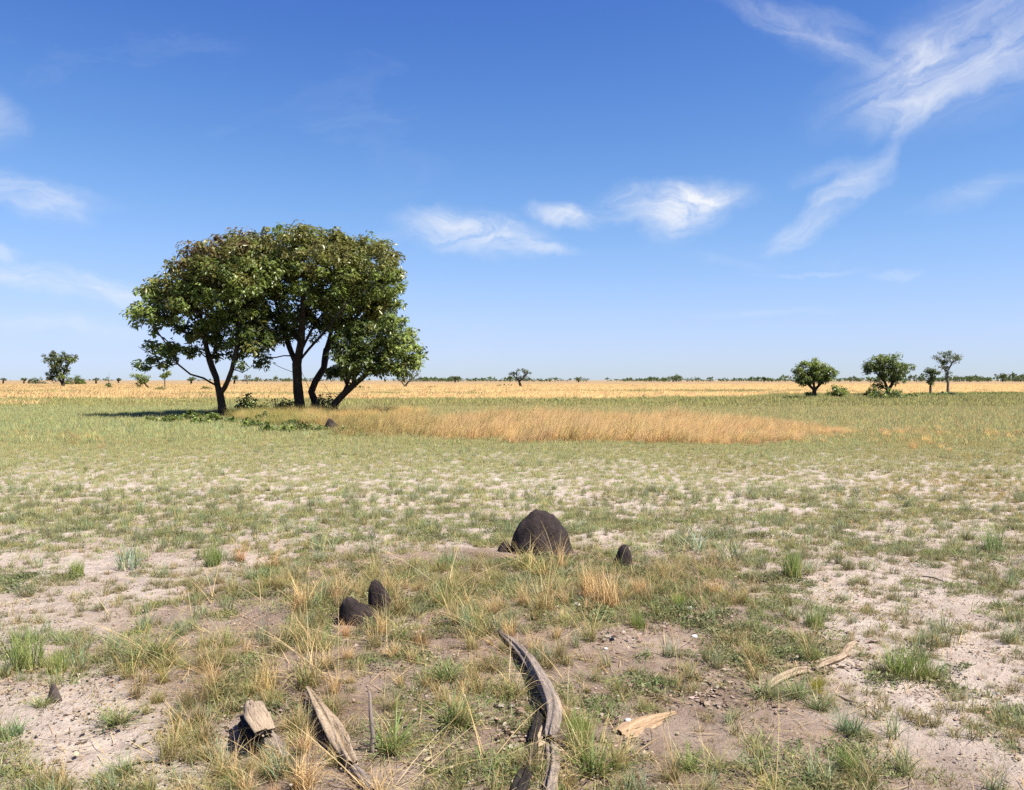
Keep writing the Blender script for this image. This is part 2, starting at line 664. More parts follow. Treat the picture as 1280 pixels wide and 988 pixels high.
def leaf_cloud(tips, dirs, per, radius, length, palettes, r_, flat=0.75, aspect=0.5, up=1.0):
    """folded leaf blades round each twig end; palettes: per-tip list index -> colours"""
    n = len(tips)
    cnt = np.maximum(3, (per * (0.5 + r_.random(n))).astype(int))
    ti = np.repeat(np.arange(n), cnt)
    m = len(ti)
    g = r_.normal(size=(m, 3))
    g /= np.linalg.norm(g, axis=1)[:, None] + 1e-9
    rad = radius * (0.6 + 0.8 * r_.random(n))[ti] * r_.random(m) ** 0.45
    g = g * rad[:, None]
    g[:, 2] *= flat
    c = tips[ti] + g
    out = g / (np.linalg.norm(g, axis=1)[:, None] + 1e-9)
    nor = out * 0.6 + r_.normal(size=(m, 3)) * 0.55 + np.array([0, 0, up])
    nor /= np.linalg.norm(nor, axis=1)[:, None] + 1e-9
    d = out + r_.normal(size=(m, 3)) * 0.7 + np.array([0, 0, -0.35])
    d = d - nor * np.sum(d * nor, axis=1)[:, None]
    d /= np.linalg.norm(d, axis=1)[:, None] + 1e-9
    s = np.cross(nor, d)
    ln = length * (0.4 + 0.95 * r_.random(m))[:, None]
    wd = ln * aspect * 0.5
    base = c - d * ln * 0.5
    tip = c + d * ln * 0.5 - nor * ln * 0.12
    fold = nor * wd * 0.35
    a = c + s * wd + fold - d * ln * 0.04
    b = c - s * wd + fold - d * ln * 0.04
    V = np.stack([base, a, tip, b], 1).reshape(-1, 3)
    k = np.arange(m)[:, None] * 4
    T = np.concatenate([k + [0, 1, 2], k + [0, 2, 3]], 1).reshape(-1, 3)
    pal = palettes[ti]
    cc = pal * (0.72 + 0.56 * r_.random(m))[:, None]
    cc = cc * (1 + (r_.random((m, 3)) - 0.5) * 0.16)
    C = np.repeat(cc, 4, axis=0)
    return V, T, C


def grow(stems, tips, r_, seg=0.45, wpath=0.35, wob=0.06, rise=0.15):
    """stems: list of (points, parent_index or None) given as polylines of Vectors; connects tips to the skeleton"""
    nodes, par, plen = [], [], []
    for s in stems:
        pts, attach = s
        prev = -1
        if attach is not None:
            nd = np.array(nodes)
            prev = int(np.argmin(np.linalg.norm(nd - np.array(pts[0]), axis=1)))
        pts = [np.array(p, float) for p in pts]
        start = 0 if attach is None else 1
        for i in range(start, len(pts)):
            if i == 0:
                nodes.append(pts[0]); par.append(-1); plen.append(0.0); prev = len(nodes) - 1
                continue
            a, b = nodes[prev], pts[i]
            L_ = np.linalg.norm(b - a)
            k = max(1, int(round(L_ / seg)))
            for j in range(1, k + 1):
                q = a + (b - a) * j / k
                if j < k:
                    q = q + r_.normal(size=3) * wob * seg * 0.5
                nodes.append(q); par.append(prev); plen.append(plen[prev] + L_ / k); prev = len(nodes) - 1
    zmin = nodes[0][2]
    trunk_n = len(nodes)
    zf = nodes[0][2] + (max(n[2] for n in nodes) - nodes[0][2]) * 0.35
    root = np.array(nodes[trunk_n - 1])
    order = np.argsort(np.linalg.norm(tips - np.array(nodes).mean(0), axis=1))
    ends, dirs = [], []
    for t in order:
        T = tips[t]
        nd = np.array(nodes)
        pl = np.array(plen)
        dist = np.linalg.norm(nd - T, axis=1)
        pen = dist + wpath * pl + np.where(nd[:, 2] > T[2] + 0.3, (nd[:, 2] - T[2]) * 0.7, 0) + np.where(nd[:, 2] < zf, 6, 0)
        i = int(np.argmin(pen))
        a = nodes[i]
        L_ = np.linalg.norm(T - a)
        k = max(1, int(round(L_ / seg)))
        mid = (a + T) / 2 + r_.normal(size=3) * L_ * 0.10 + np.array([0, 0, L_ * rise * (r_.random() - 0.2)])
        prev = i
        for j in range(1, k + 1):
            u = j / k
            q = a * (1 - u) ** 2 + mid * 2 * u * (1 - u) + T * u * u
            if j < k:
                q = q + r_.normal(size=3) * wob * seg
            nodes.append(q); par.append(prev); plen.append(plen[prev] + L_ / k); prev = len(nodes) - 1
        ends.append(prev)
    return np.array(nodes), np.array(par), ends, trunk_n


def chains_of(nodes, par, r_tip, r_base, power=0.5):
    n = len(nodes)
    load = np.zeros(n)
    kids = [[] for _ in range(n)]
    for i in range(n):
        if par[i] >= 0:
            kids[par[i]].append(i)
    for i in range(n - 1, -1, -1):
        if not kids[i]:
            load[i] = 1
        if par[i] >= 0:
            load[par[i]] += load[i]
    rad = r_tip + (r_base - r_tip) * ((load - 1) / max(1, load[0] - 1)) ** power
    out = []
    seen = set()
    for i in range(n):
        if par[i] == -1 or i not in seen:
            if par[i] == -1:
                path = [i]
            else:
                path = [par[i], i]
            cur = i
            seen.add(i)
            while kids[cur]:
                nxt = max(kids[cur], key=lambda q: load[q])
                path.append(nxt)
                seen.add(nxt)
                cur = nxt
            p = nodes[path]
            r = rad[path].copy()
            if par[i] != -1:
                r[0] = min(r[0], r[1] * 1.25)
            out.append((p, r))
    return out, rad


def crown_points(blobs, n, r_, D, shell=0.55):
    """blobs: (cx, cy, rx, ry [px], depth offset m, depth radius m, palette)"""
    vol = np.array([b[2] * b[3] * (b[5] ** 0.5) for b in blobs], float)
    vol /= vol.sum()
    pts, pal = [], []
    for b, v in zip(blobs, vol):
        k = max(2, int(round(n * v)))
        c = np.array(at(b[0], b[1], D))
        s = D / F
        g = r_.normal(size=(k, 3))
        g /= np.linalg.norm(g, axis=1)[:, None]
        rr = shell + (1 - shell) * r_.random(k)
        rr = np.where(r_.random(k) < 0.25, r_.random(k) ** 0.5, rr)
        p = c + g * rr[:, None] * np.array([b[2] * s, b[5], b[3] * s]) + np.array([0, b[4], 0])
        pts.append(p)
        pal += [b[6]] * k
    return np.concatenate(pts), pal


PAL = {
    'green': (0.165, 0.205, 0.042), 'dark': (0.098, 0.130, 0.030), 'olive': (0.200, 0.195, 0.052),
    'rust': (0.185, 0.140, 0.055), 'bright': (0.24, 0.295, 0.065), 'lime': (0.29, 0.345, 0.085),
    'grey': (0.13, 0.155, 0.075), 'deep': (0.105, 0.15, 0.036), 'far': (0.10, 0.125, 0.06),
}


def tree(name, label, cat, D, stems, blobs, ntips, per, clump, leaf, r_base, r_tip=0.012, seed=1, group=None, bark=None,
         seg=0.45, bare=0.05, shell=0.55, min_z=None, mixpal=0.2, wpath=0.35, flat=0.75, power=0.5):
    r_ = np.random.default_rng(seed)
    st = []
    for i, s in enumerate(stems):
        pts = [at(p[0], p[1], D + (p[2] if len(p) > 2 else 0)) for p in s]
        st.append((pts, None if i == 0 else True))
    root = st[0][0][0]
    gz = H1(root.x, root.y)
    root.z = gz - 0.05
    tips, pal = crown_points(blobs, ntips, r_, D, shell)
    if min_z is not None:
        keep = tips[:, 2] > gz + min_z
        tips = tips[keep]
        pal = [p for p, k in zip(pal, keep) if k]
    nodes, par, ends, tn = grow(st, tips, r_, seg, wpath)
    o = np.array(root)
    o[2] = gz
    nodes = nodes - o
    tips = tips - o
    ch, rad = chains_of(nodes, par, r_tip, r_base, power)
    ch = [(p, r) for p, r in ch]
    # root flare
    p0, r0 = ch[0]
    zz = p0[:, 2]
    r0 *= 1 + 0.5 * np.exp(-np.maximum(zz, 0) / (r_base * 1.6))
    V, Q = tube_mesh(ch, 4, 12, 0.16, r_)
    T = empty(name, tuple(o))
    tag(T, label, cat, group)
    obj('trunk', make_mesh('trunk', V, Q, bark or M_bark, smooth=True), T)
    keep = r_.random(len(tips)) > bare
    keys = list(PAL)
    pc = np.array([PAL[p] if r_.random() > mixpal else PAL[keys[r_.integers(0, 3)]] for p in pal])
    pc = pc * (0.8 + 0.4 * r_.random(len(pc)))[:, None]
    V, F3, C = leaf_cloud(tips[keep], None, per, clump, leaf, pc[keep], r_, flat)
    obj('crown', make_mesh('crown', V, F3, M_leaf, cols=C), T)
    return T


G4 = 'trees of the big clump'
tree('savanna_tree', 'tree with rust-tinged crown on single forked trunk beside the leafy sapling', 'tree', 37.6,
     [[(279, 524), (277, 505), (275, 492)], [(275, 492), (270, 472, 0.2), (262, 450, 0.4), (256, 425, .4), (250, 390, .3)],
      [(275, 492), (284, 478, -.3), (290, 462, -.5), (296, 435, -.6), (300, 395, -.6)],
      [(273, 484, .1), (255, 473, -.5), (238, 468, -.9), (222, 455, -1.2), (208, 430, -1.4)],
      [(287, 470, -.4), (303, 466, -.9), (316, 458, -1.2)], [(265, 452, .4), (280, 420, 1.4), (285, 380, 2.2)]],
     [(192, 395, 28, 24, -0.4, 1.5, 'bright'), (206, 376, 34, 26, 0.4, 1.8, 'bright'), (222, 362, 36, 28, 0.3, 2.0, 'olive'),
      (246, 346, 44, 30, 0, 2.4, 'olive'), (274, 332, 46, 32, 0.2, 2.6, 'rust'), (258, 324, 22, 12, 0, 1.8, 'rust'), (284, 312, 30, 12, 0, 2.0, 'rust'), (290, 340, 40, 30, -1, 1.8, 'olive'), (262, 385, 62, 34, -0.2, 2.6, 'green'),
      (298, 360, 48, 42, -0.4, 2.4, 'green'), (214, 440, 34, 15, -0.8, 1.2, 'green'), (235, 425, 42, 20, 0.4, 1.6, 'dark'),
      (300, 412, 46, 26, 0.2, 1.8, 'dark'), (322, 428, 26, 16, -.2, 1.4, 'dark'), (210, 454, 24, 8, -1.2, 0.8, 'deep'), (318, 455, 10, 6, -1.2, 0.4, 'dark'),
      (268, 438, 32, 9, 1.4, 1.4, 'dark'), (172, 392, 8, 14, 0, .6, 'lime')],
     600, 54, 0.36, 0.205, 0.165, 0.011, 11, G4, bare=0.07)
tree('savanna_tree', 'tallest domed tree on thick straight trunk with dense olive crown', 'tree', 40.0,
     [[(377, 522), (374, 500), (372, 478), (371, 455)], [(371, 455), (362, 435, .4), (352, 405, .8), (343, 370, 1), (335, 335, 1)],
      [(371, 455), (376, 430, -.5), (378, 400, -1), (380, 360, -1.2), (378, 320, -1)],
      [(373, 440, -.3), (388, 415, .6), (405, 390, 1.4), (425, 360, 2)], [(372, 450), (392, 430, -1), (415, 405, -2), (440, 370, -2.4)],
      [(371, 468), (352, 460, -.7), (342, 455, -1)]],
     [(360, 306, 72, 20, 0, 3.0, 'olive'), (320, 318, 42, 26, 0.5, 2.4, 'rust'), (330, 345, 60, 34, -1.2, 2.4, 'green'),
      (395, 325, 68, 32, -0.6, 3.2, 'olive'), (400, 352, 70, 34, -1.6, 2.2, 'green'), (455, 325, 46, 26, 0, 2.6, 'olive'),
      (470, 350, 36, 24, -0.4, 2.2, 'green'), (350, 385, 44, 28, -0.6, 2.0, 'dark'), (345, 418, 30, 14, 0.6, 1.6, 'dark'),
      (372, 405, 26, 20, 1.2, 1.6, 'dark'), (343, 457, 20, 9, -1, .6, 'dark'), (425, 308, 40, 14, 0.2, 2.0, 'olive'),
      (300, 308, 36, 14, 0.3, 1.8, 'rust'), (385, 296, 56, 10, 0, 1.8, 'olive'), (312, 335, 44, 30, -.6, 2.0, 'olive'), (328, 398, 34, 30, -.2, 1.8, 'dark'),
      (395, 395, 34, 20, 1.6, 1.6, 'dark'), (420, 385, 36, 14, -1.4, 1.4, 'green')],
     780, 54, 0.38, 0.20, 0.215, 0.012, 12, G4, bare=0.05)
tree('savanna_tree', 'slimmer curving trunk right behind the thickest trunk, olive crown edge', 'tree', 41.5,
     [[(399, 521), (394, 503), (389, 490), (395, 476)], [(395, 476), (405, 460), (408, 438, .3), (415, 410, .5), (430, 385, .6)],
      [(391, 488), (382, 475, .5), (377, 465, 1)], [(408, 440), (432, 410, 1), (455, 385, 1.4), (470, 360, 1.4)]],
     [(484, 335, 18, 22, 0.2, 1.2, 'olive'), (488, 355, 14, 14, -0.2, 1.2, 'green'), (465, 375, 30, 16, 0.4, 1.6, 'green'),
      (440, 345, 40, 24, 1.4, 1.8, 'olive'), (420, 400, 28, 16, 0.8, 1.4, 'dark'), (455, 392, 30, 16, 0.8, 1.4, 'dark'), (470, 385, 26, 16, -0.6, 1.2, 'olive'),
      (474, 312, 20, 10, 0.4, 1.4, 'olive'), (480, 384, 22, 15, -.4, 1.2, 'green'), (440, 375, 36, 22, -1.2, 1.6, 'green')],
     330, 54, 0.36, 0.20, 0.155, 0.011, 13, G4, bare=0.08)
tree('savanna_tree', 'low tree leaning right with bright lime green outer leaves', 'tree', 38.8,
     [[(415, 522), (418, 505), (428, 494), (441, 482)], [(441, 482), (456, 470, -.3), (470, 458, -.6), (484, 445, -.8), (500, 435, -.8)],
      [(424, 498), (412, 492, -.4), (405, 480, -.6)], [(430, 491), (438, 470, .6), (442, 448, 1), (445, 425, 1.2)],
      [(456, 470, -.3), (466, 440, -.5), (472, 415, -.6)]],
     [(472, 425, 40, 26, 0, 1.8, 'dark'), (440, 430, 32, 26, 0.3, 1.6, 'dark'), (455, 455, 40, 16, -0.4, 1.4, 'dark'),  # centre blobs coloured darker for the shade of the neighbouring crown
      (500, 425, 22, 18, -0.3, 1.2, 'lime'), (508, 445, 22, 14, -0.6, 1.0, 'lime'), (518, 455, 13, 8, -0.6, .7, 'lime'),
      (492, 405, 18, 10, 0, 1.0, 'bright'), (478, 462, 30, 9, -0.2, 1.0, 'deep'), (425, 465, 26, 10, 0.8, 1.0, 'dark'), (522, 448, 11, 13, -.5, .8, 'lime'), (505, 462, 20, 9, -.4, .9, 'bright')],
     300, 52, 0.32, 0.185, 0.15, 0.010, 14, G4, bare=0.06)


def small_tree(name, label, D, stems, blobs, ntips, per, clump, leaf, rb, seed, bark=None, group=None, bare=0.03, cat='tree', shell=.4, rtip=0.015, mixpal=.1):
    return tree(name, label, cat, D, stems, blobs, ntips, per, clump, leaf, rb, rtip, seed, group, bark, seg=0.6, bare=bare, shell=shell, mixpal=mixpal)


GR = 'trees standing on the right of the plain'
small_tree('round_tree', 'short round-crowned tree with thick dark trunk beside a round bush', 81.0,
           [[(1018, 498), (1018, 488), (1017, 480)], [(1018, 486), (1028, 478), (1034, 470)], [(1018, 484), (1005, 476), (998, 470)]],
           [(1010, 467, 20, 13, 0, 1.5, 'green'), (1028, 466, 16, 12, -.3, 1.4, 'green'), (1016, 457, 16, 8, 0, 1.2, 'bright'), (1002, 477, 9, 8, -.5, .7, 'deep'),
            (1020, 475, 18, 7, .5, 1.2, 'dark'), (1040, 468, 8, 8, 0, .7, 'green')],
           210, 40, 0.34, 0.20, 0.18, 31, group=GR)
small_tree('broad_tree', 'broad dark green tree with lopsided crown above a low green thicket', 88.0,
           [[(1109, 496), (1110, 488), (1106, 478)], [(1108, 484), (1120, 474), (1128, 464)], [(1106, 478), (1095, 466), (1088, 460)], [(1108, 486), (1098, 482), (1093, 476)]],
           [(1090, 459, 17, 10, 0, 1.6, 'dark'), (1108, 451, 22, 9, 0, 1.7, 'green'), (1128, 460, 14, 10, 0, 1.4, 'green'), (1110, 463, 20, 12, -.4, 1.5, 'dark'),
            (1122, 474, 13, 7, .3, 1.0, 'deep'), (1097, 481, 10, 6, -.4, .8, 'dark')],
           230, 40, 0.36, 0.21, 0.19, 32, group=GR)
small_tree('slender_tree', 'small slender tree with narrow dark crown on pale trunk', 88.5,
           [[(1163, 496), (1163, 485), (1163, 474)]],
           [(1161, 467, 10, 7, 0, .8, 'dark'), (1167, 465, 8, 5, 0, .6, 'grey'), (1162, 477, 6, 7, 0, .5, 'dark')],
           36, 34, 0.28, 0.20, 0.11, 33, M_bark_pale, group=GR)
small_tree('tall_tree', 'tall thin tree with airy grey-green crown, tallest on the gold plain', 96.0,
           [[(1185, 493), (1185, 478), (1184, 465)], [(1184, 468), (1178, 455), (1172, 448)], [(1184, 466), (1190, 454), (1196, 446)]],
           [(1184, 449, 17, 9, 0, 1.5, 'grey'), (1175, 456, 10, 7, 0, .9, 'grey'), (1193, 446, 9, 5, 0, .8, 'green'), (1184, 468, 6, 13, 0, .7, 'grey'), (1180, 442, 10, 4, 0, .8, 'grey')],
           70, 26, 0.32, 0.19, 0.13, 34, M_bark_pale, group=GR)
small_tree('mopane_tree', 'tree with flared flat-topped crown and forked dark trunk on the gold plain', 205.0,
           [[(79, 485), (79, 474), (80, 464)], [(79, 482), (72, 470), (68, 458)], [(80, 468), (86, 456), (90, 448)]],
           [(75, 446, 20, 6, 0, 3.6, 'grey'), (62, 450, 9, 4, 0, 1.6, 'green'), (90, 450, 7, 5, 0, 1.5, 'green'), (75, 457, 13, 9, 0, 2.6, 'green'), (67, 469, 9, 9, 0, 1.8, 'dark'), (78, 468, 8, 8, 0, 1.6, 'green')],
           110, 40, 0.7, 0.46, 0.35, 35, rtip=.03)
small_tree('acacia_tree', 'lone flat-topped acacia with low dark brush at its foot', 205.0,
           [[(651, 484), (649, 477), (646, 472)], [(649, 478), (655, 471), (660, 467)], [(648, 475), (640, 469)]],
           [(644, 467, 8, 3, 0, 2, 'far'), (657, 465, 8, 2.4, 0, 2, 'far'), (651, 463, 8, 2, 0, 1.6, 'far'), (655, 472, 9, 3, 0, 1.6, 'far')],
           40, 20, 0.5, 0.36, 0.26, 36, rtip=.045)
small_tree('leaning_tree', 'bent little tree with light green crown over gold grass', 165.0,
           [[(187, 488), (184, 483), (178, 477)], [(181, 480), (172, 474)]],
           [(172, 471, 8, 5, 0, 1.2, 'bright'), (180, 474, 9, 6, 0, 1.2, 'green'), (176, 480, 6, 4, 0, .9, 'green')],
           40, 34, 0.42, 0.30, 0.14, 37)
small_tree('young_tree', 'young tree with small tuft-like crown on bare straight stem', 165.0,
           [[(206, 487), (206, 480), (206, 474)]],
           [(206, 470, 7, 5, 0, 1.0, 'green'), (210, 468, 4, 3, 0, .6, 'bright')],
           26, 30, 0.4, 0.30, 0.09, 38, M_bark_pale)
small_tree('spindly_tree', 'thin spindly sapling with leafless top and leafy foot', 165.0,
           [[(136, 487), (136, 478), (136.5, 467)]],
           [(136, 482, 4, 4, 0, .6, 'deep'), (135, 474, 3, 3, 0, .4, 'grey')],
           14, 22, 0.36, 0.28, 0.05, 39)
small_tree('dark_tree', 'small dark tree with bushy top far out on the plain', 330.0,
           [[(239, 482.5), (239, 478), (240, 474)]], [(240, 473.5, 4.5, 2.6, 0, 1.6, 'dark'), (237, 475.5, 2.5, 2, 0, 1, 'far')],
           18, 26, 0.6, 0.5, 0.3, 40, rtip=.05)
small_tree('dark_tree', 'dark little tree seen between the two biggest forked trunks', 330.0,
           [[(293, 482.5), (293, 477), (293, 473)]], [(293, 472, 4, 3.2, 0, 1.6, 'dark'), (296, 471, 3, 2, 0, 1, 'far')],
           18, 26, 0.6, 0.5, 0.3, 41, rtip=.05)
small_tree('wispy_tree', 'wispy grey tree seen between the two biggest forked trunks', 300.0,
           [[(309, 484), (309, 477), (309, 470)]], [(309, 472, 5, 5, 0, 2, 'grey'), (306, 476, 4, 2, 0, 1, 'grey')],
           20, 12, 0.6, 0.45, 0.14, 42, M_bark_pale, rtip=.05)
small_tree('fallen_tree', 'twisted grey bush-like tree behind the lime green leaves', 190.0,
           [[(505, 485), (510, 478), (517, 472)], [(510, 478), (520, 476), (526, 470)], [(507, 482), (500, 476)]],
           [(511, 466, 9, 6, 0, 2, 'grey'), (522, 467, 6, 4, 0, 1.2, 'far'), (502, 474, 6, 4, 0, 1, 'far')],
           30, 12, 0.5, 0.36, 0.22, 43, M_bark_pale, rtip=.045)
small_tree('umbrella_tree', 'tiny dark umbrella tree standing out above the far wood', 620.0,
           [[(569, 478.4), (569, 475), (569, 473)]], [(570, 472.4, 6, 1.5, 0, 3, 'dark'), (567, 471.6, 4, 1, 0, 2, 'dark')],
           22, 24, 0.9, 0.8, 0.5, 44, rtip=.1)
small_tree('ball_tree', 'tiny ball-shaped dark tree rising from the far wood', 700.0,
           [[(723, 478), (723, 475)]], [(723, 474, 3.5, 2, 0, 2, 'dark')],
           16, 24, 0.9, 0.8, 0.5, 45, rtip=.1)
for q, (px, w_, D) in enumerate([(955, 3, 640), (30, 3.5, 420), (120, 4, 380), (4, 4, 400), (148, 2.5, 520)]):
    small_tree('distant_tree', ['tiny flat dark tree rising from the far wood', 'small dark tree left of the flared flat-topped tree',
                                'low rounded tree on the horizon beside the flared flat-topped tree', 'dark bushy tree at the very edge of the left horizon',
                                'tiny dark tree on the horizon past the spindly sapling'][q], D,
               [[(px, HOR + F * CAMZ / D), (px, HOR - 1)]],
               [(px, HOR - 2.2 + (1.0 if q else -0.4), w_, 1.7, 0, w_ * D / F, 'dark'), (px + w_ * .6, HOR - .6, w_ * .5, 1.2, 0, w_ * D / F * .6, 'far')],
               18, 24, 0.0011 * D, 0.0011 * D, 0.3, 60 + q, rtip=.06)


# ---- bushes: many stems from the ground, leaf clumps low down
def bush(name, label, px, py, w_px, h_px, seed, pal, n=40, per=30, D=None, group=None, leaf=None, bare=0.0, cat='bush'):
    g = P(px, py) if D is None else Vector((at(px, py, D).x, D, 0))
    D = g.y
    s = D / F
    w_, h_ = w_px * s / 2, h_px * s
    r_ = np.random.default_rng(seed)
    g.z = H1(g.x, g.y)
    k = n
    ang = r_.random(k) * 2 * np.pi
    rr = r_.random(k) ** 0.5
    z = (0.25 + 0.75 * r_.random(k) ** 0.7) * h_ * np.sqrt(np.maximum(0.05, 1 - rr ** 2.2)) * (0.75 + 0.4 * r_.random(k))
    tips = np.stack([rr * np.cos(ang) * w_, rr * np.sin(ang) * w_ * 0.8, z], 1)
    ch = []
    for t in tips:
        b = np.array([t[0] * 0.25, t[1] * 0.25, -0.02])
        m = (b + t) / 2 + np.array([0, 0, 0.15 * h_])
        u = np.linspace(0, 1, 5)[:, None]
        ch.append((b * (1 - u) ** 2 + m * 2 * u * (1 - u) + t * u * u, np.linspace(h_ * 0.02, h_ * 0.006, 5)))
    T = empty(name, tuple(g))
    tag(T, label, cat, group)
    V, Q = tube_mesh(ch, 4, 5, 0.1, r_)
    obj('stems', make_mesh('stems', V, Q, M_bark, smooth=True), T)
    pc = np.array([PAL[pal[r_.integers(0, len(pal))]] for _ in range(k)]) * (0.8 + 0.4 * r_.random(k))[:, None]
    keep = r_.random(k) >= bare
    V, F3, C = leaf_cloud(tips[keep], None, per, h_ * 0.22, leaf or h_ * 0.16, pc[keep], r_, 0.8)
    V[:, 2] = np.maximum(V[:, 2], 0.01)
    obj('foliage', make_mesh('foliage', V, F3, M_leaf, cols=C), T)
    return T


bush('round_bush', 'rounded light green bush beside the short round-crowned tree', 1047, 498, 31, 16, 71, ['bright', 'green'], 60, 34, leaf=.16)
bush('rusty_bush', 'upright reddish olive bush left of the thicket under the broad tree', 1090, 498, 17, 16, 72, ['olive', 'rust', 'green'], 44, 26, leaf=.16)
bush('thicket', 'low dark green thicket around the broad tree trunk', 1109, 500, 46, 14, 73, ['green', 'deep', 'bright'], 60, 34, leaf=.15)
bush('leafy_bush', 'small spreading bush with yellow-green leaves right of the thicket', 1138, 498.5, 26, 7, 74, ['bright', 'lime', 'green'], 40, 30, leaf=.13)
bush('low_bush', 'low grey-green bush at the foot of the tall thin tree', 1183, 496, 26, 7, 75, ['grey', 'bright'], 44, 26, leaf=.14)
bush('dark_bush', 'small dark round bush against the thick trunk of the round tree', 1011, 498, 11, 9, 76, ['dark', 'deep'], 20, 26, leaf=.14)
bush('dark_bush', 'tiny dark bush alone between round bush and thicket', 1070, 497.5, 7, 4, 77, ['dark'], 12, 18, leaf=.12)
bush('dark_bush', 'low dark brush spread beside the lone flat-topped acacia', 632, 483.5, 26, 3.4, 78, ['dark', 'olive'], 30, 16, leaf=.25)
bush('dark_bush', 'rounded dark bush behind the flared flat-topped tree, right of its trunk', 94, 481.5, 24, 11, 79, ['deep', 'green'], 50, 30, leaf=.5)
bush('dark_bush', 'dark bush behind the flared flat-topped tree, left of its trunk', 46, 480.5, 22, 9, 80, ['dark', 'grey'], 40, 26, leaf=.5)
bush('low_bush', 'low olive bush on gold grass below the bent little tree', 201, 489, 16, 6, 81, ['olive', 'bright'], 26, 22, leaf=.22)
bush('low_bush', 'long low olive bush left of the forked trunk in gold grass', 258, 489, 16, 6, 82, ['olive', 'green'], 26, 22, leaf=.22)
bush('low_bush', 'low flat brush on the plain under the lime green leaves', 450, 487, 24, 5, 83, ['olive', 'dark'], 30, 18, leaf=.2)
bush('low_bush', 'low flat brush in the gold grass under the twisted grey tree', 540, 486, 22, 3.5, 84, ['olive', 'rust'], 26, 14, leaf=.2)
bush('ground_thicket', 'low dark green thicket in front of the short round-crowned tree', 992, 500.5, 34, 5, 85, ['deep', 'dark', 'green'], 40, 30, leaf=.13)

# ---- plants under the big clump
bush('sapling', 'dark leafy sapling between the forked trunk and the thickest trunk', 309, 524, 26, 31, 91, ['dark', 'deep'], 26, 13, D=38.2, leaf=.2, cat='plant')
bush('twiggy_shrub', 'brown twiggy shrub, nearly leafless, left of the thickest trunk', 346, 523, 42, 24, 92, ['rust', 'dark'], 70, 5, D=39.2, leaf=.14, bare=.35, cat='shrub')
bush('twiggy_shrub', 'dark twiggy shrub between the thickest trunk and the leaning tree', 405, 521, 34, 26, 93, ['dark', 'rust'], 44, 9, D=41.0, leaf=.16, bare=.2, cat='shrub')
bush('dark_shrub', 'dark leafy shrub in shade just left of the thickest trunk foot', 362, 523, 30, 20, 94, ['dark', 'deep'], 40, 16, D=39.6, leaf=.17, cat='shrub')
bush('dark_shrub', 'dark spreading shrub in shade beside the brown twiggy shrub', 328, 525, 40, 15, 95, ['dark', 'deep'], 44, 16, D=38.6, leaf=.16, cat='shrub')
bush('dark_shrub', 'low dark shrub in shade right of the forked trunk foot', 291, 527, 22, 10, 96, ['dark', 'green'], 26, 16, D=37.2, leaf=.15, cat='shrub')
UG = 'leafy plants under the big clump'
ul = {0: 'leafy green plant at the dark shadow end, left of the forked trunk', 1: 'broad-leaved low plant left of the forked trunk',
      2: 'low green plant in the shadow, halfway to the forked trunk', 3: 'leafy plant touching the foot of the forked trunk',
      4: 'low green plant in front of the leafy sapling', 5: 'pale green plant among dry grass in front of the thickest trunk',
      6: 'light green plant right of the dark mound under the trees', 7: 'leafy plant just left of the dark mound under the trees',
      8: 'low plant growing between sapling and thickest trunk', 9: 'small green plant at the outer edge of the shadow'}
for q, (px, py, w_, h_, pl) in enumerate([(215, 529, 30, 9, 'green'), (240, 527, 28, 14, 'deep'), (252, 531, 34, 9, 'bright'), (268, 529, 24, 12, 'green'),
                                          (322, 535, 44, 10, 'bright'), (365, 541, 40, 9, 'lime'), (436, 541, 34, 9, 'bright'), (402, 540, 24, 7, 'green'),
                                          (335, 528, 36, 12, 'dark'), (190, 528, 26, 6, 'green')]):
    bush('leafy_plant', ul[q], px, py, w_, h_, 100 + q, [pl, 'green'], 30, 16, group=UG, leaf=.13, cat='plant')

# ------------------------------------------------------------------ termite mounds
def icosphere(sub):
    import bmesh
    bm = bmesh.new()
    bmesh.ops.create_icosphere(bm, subdivisions=sub, radius=1)
    v = np.array([x.co[:] for x in bm.verts])
    f = np.array([[y.index for y in x.verts] for x in bm.faces])
    bm.free()
    return v, f


ICO4 = icosphere(5)
ICO3 = icosphere(3)


def noise3(p, s, seed=0):
    return (fbm(p[:, 0] * s + seed, p[:, 1] * s + 3.1 * seed, 3, 31) + fbm(p[:, 1] * s - seed, p[:, 2] * s + seed, 3, 32)
            + fbm(p[:, 2] * s + 2 * seed, p[:, 0] * s, 3, 33)) / 1.5 - 1.0


def lump(w, d, h, seed, point=1.0, lean=(0, 0), rough=0.15, sink=0.12, fine=0.035):
    v, f = ICO4
    v = v.copy()
    z = v[:, 2]
    up = np.maximum(z, 0)
    n = noise3(v, 1.3, seed)
    n2 = noise3(v, 5, seed + 2)
    n3 = noise3(v, 16, seed + 4)
    rr = 1 + rough * 1.6 * n + rough * 0.5 * n2 + fine * n3
    v = v * rr[:, None]
    z = v[:, 2]
    prof = np.where(z > 0, 1 - (1 - 1 / point) * np.clip(z, 0, 1) ** 1.2, 1.0)
    x = v[:, 0] * w / 2 * prof
    y = v[:, 1] * d / 2 * prof
    zz = np.where(z > 0, z * h, z * sink)
    x = x + lean[0] * np.maximum(zz, 0)
    y = y + lean[1] * np.maximum(zz, 0)
    # spreading foot
    foot = np.exp(-np.maximum(zz, 0) / (0.10 * h)) * 0.10
    return np.stack([x * (1 + foot), y * (1 + foot), zz], 1), f


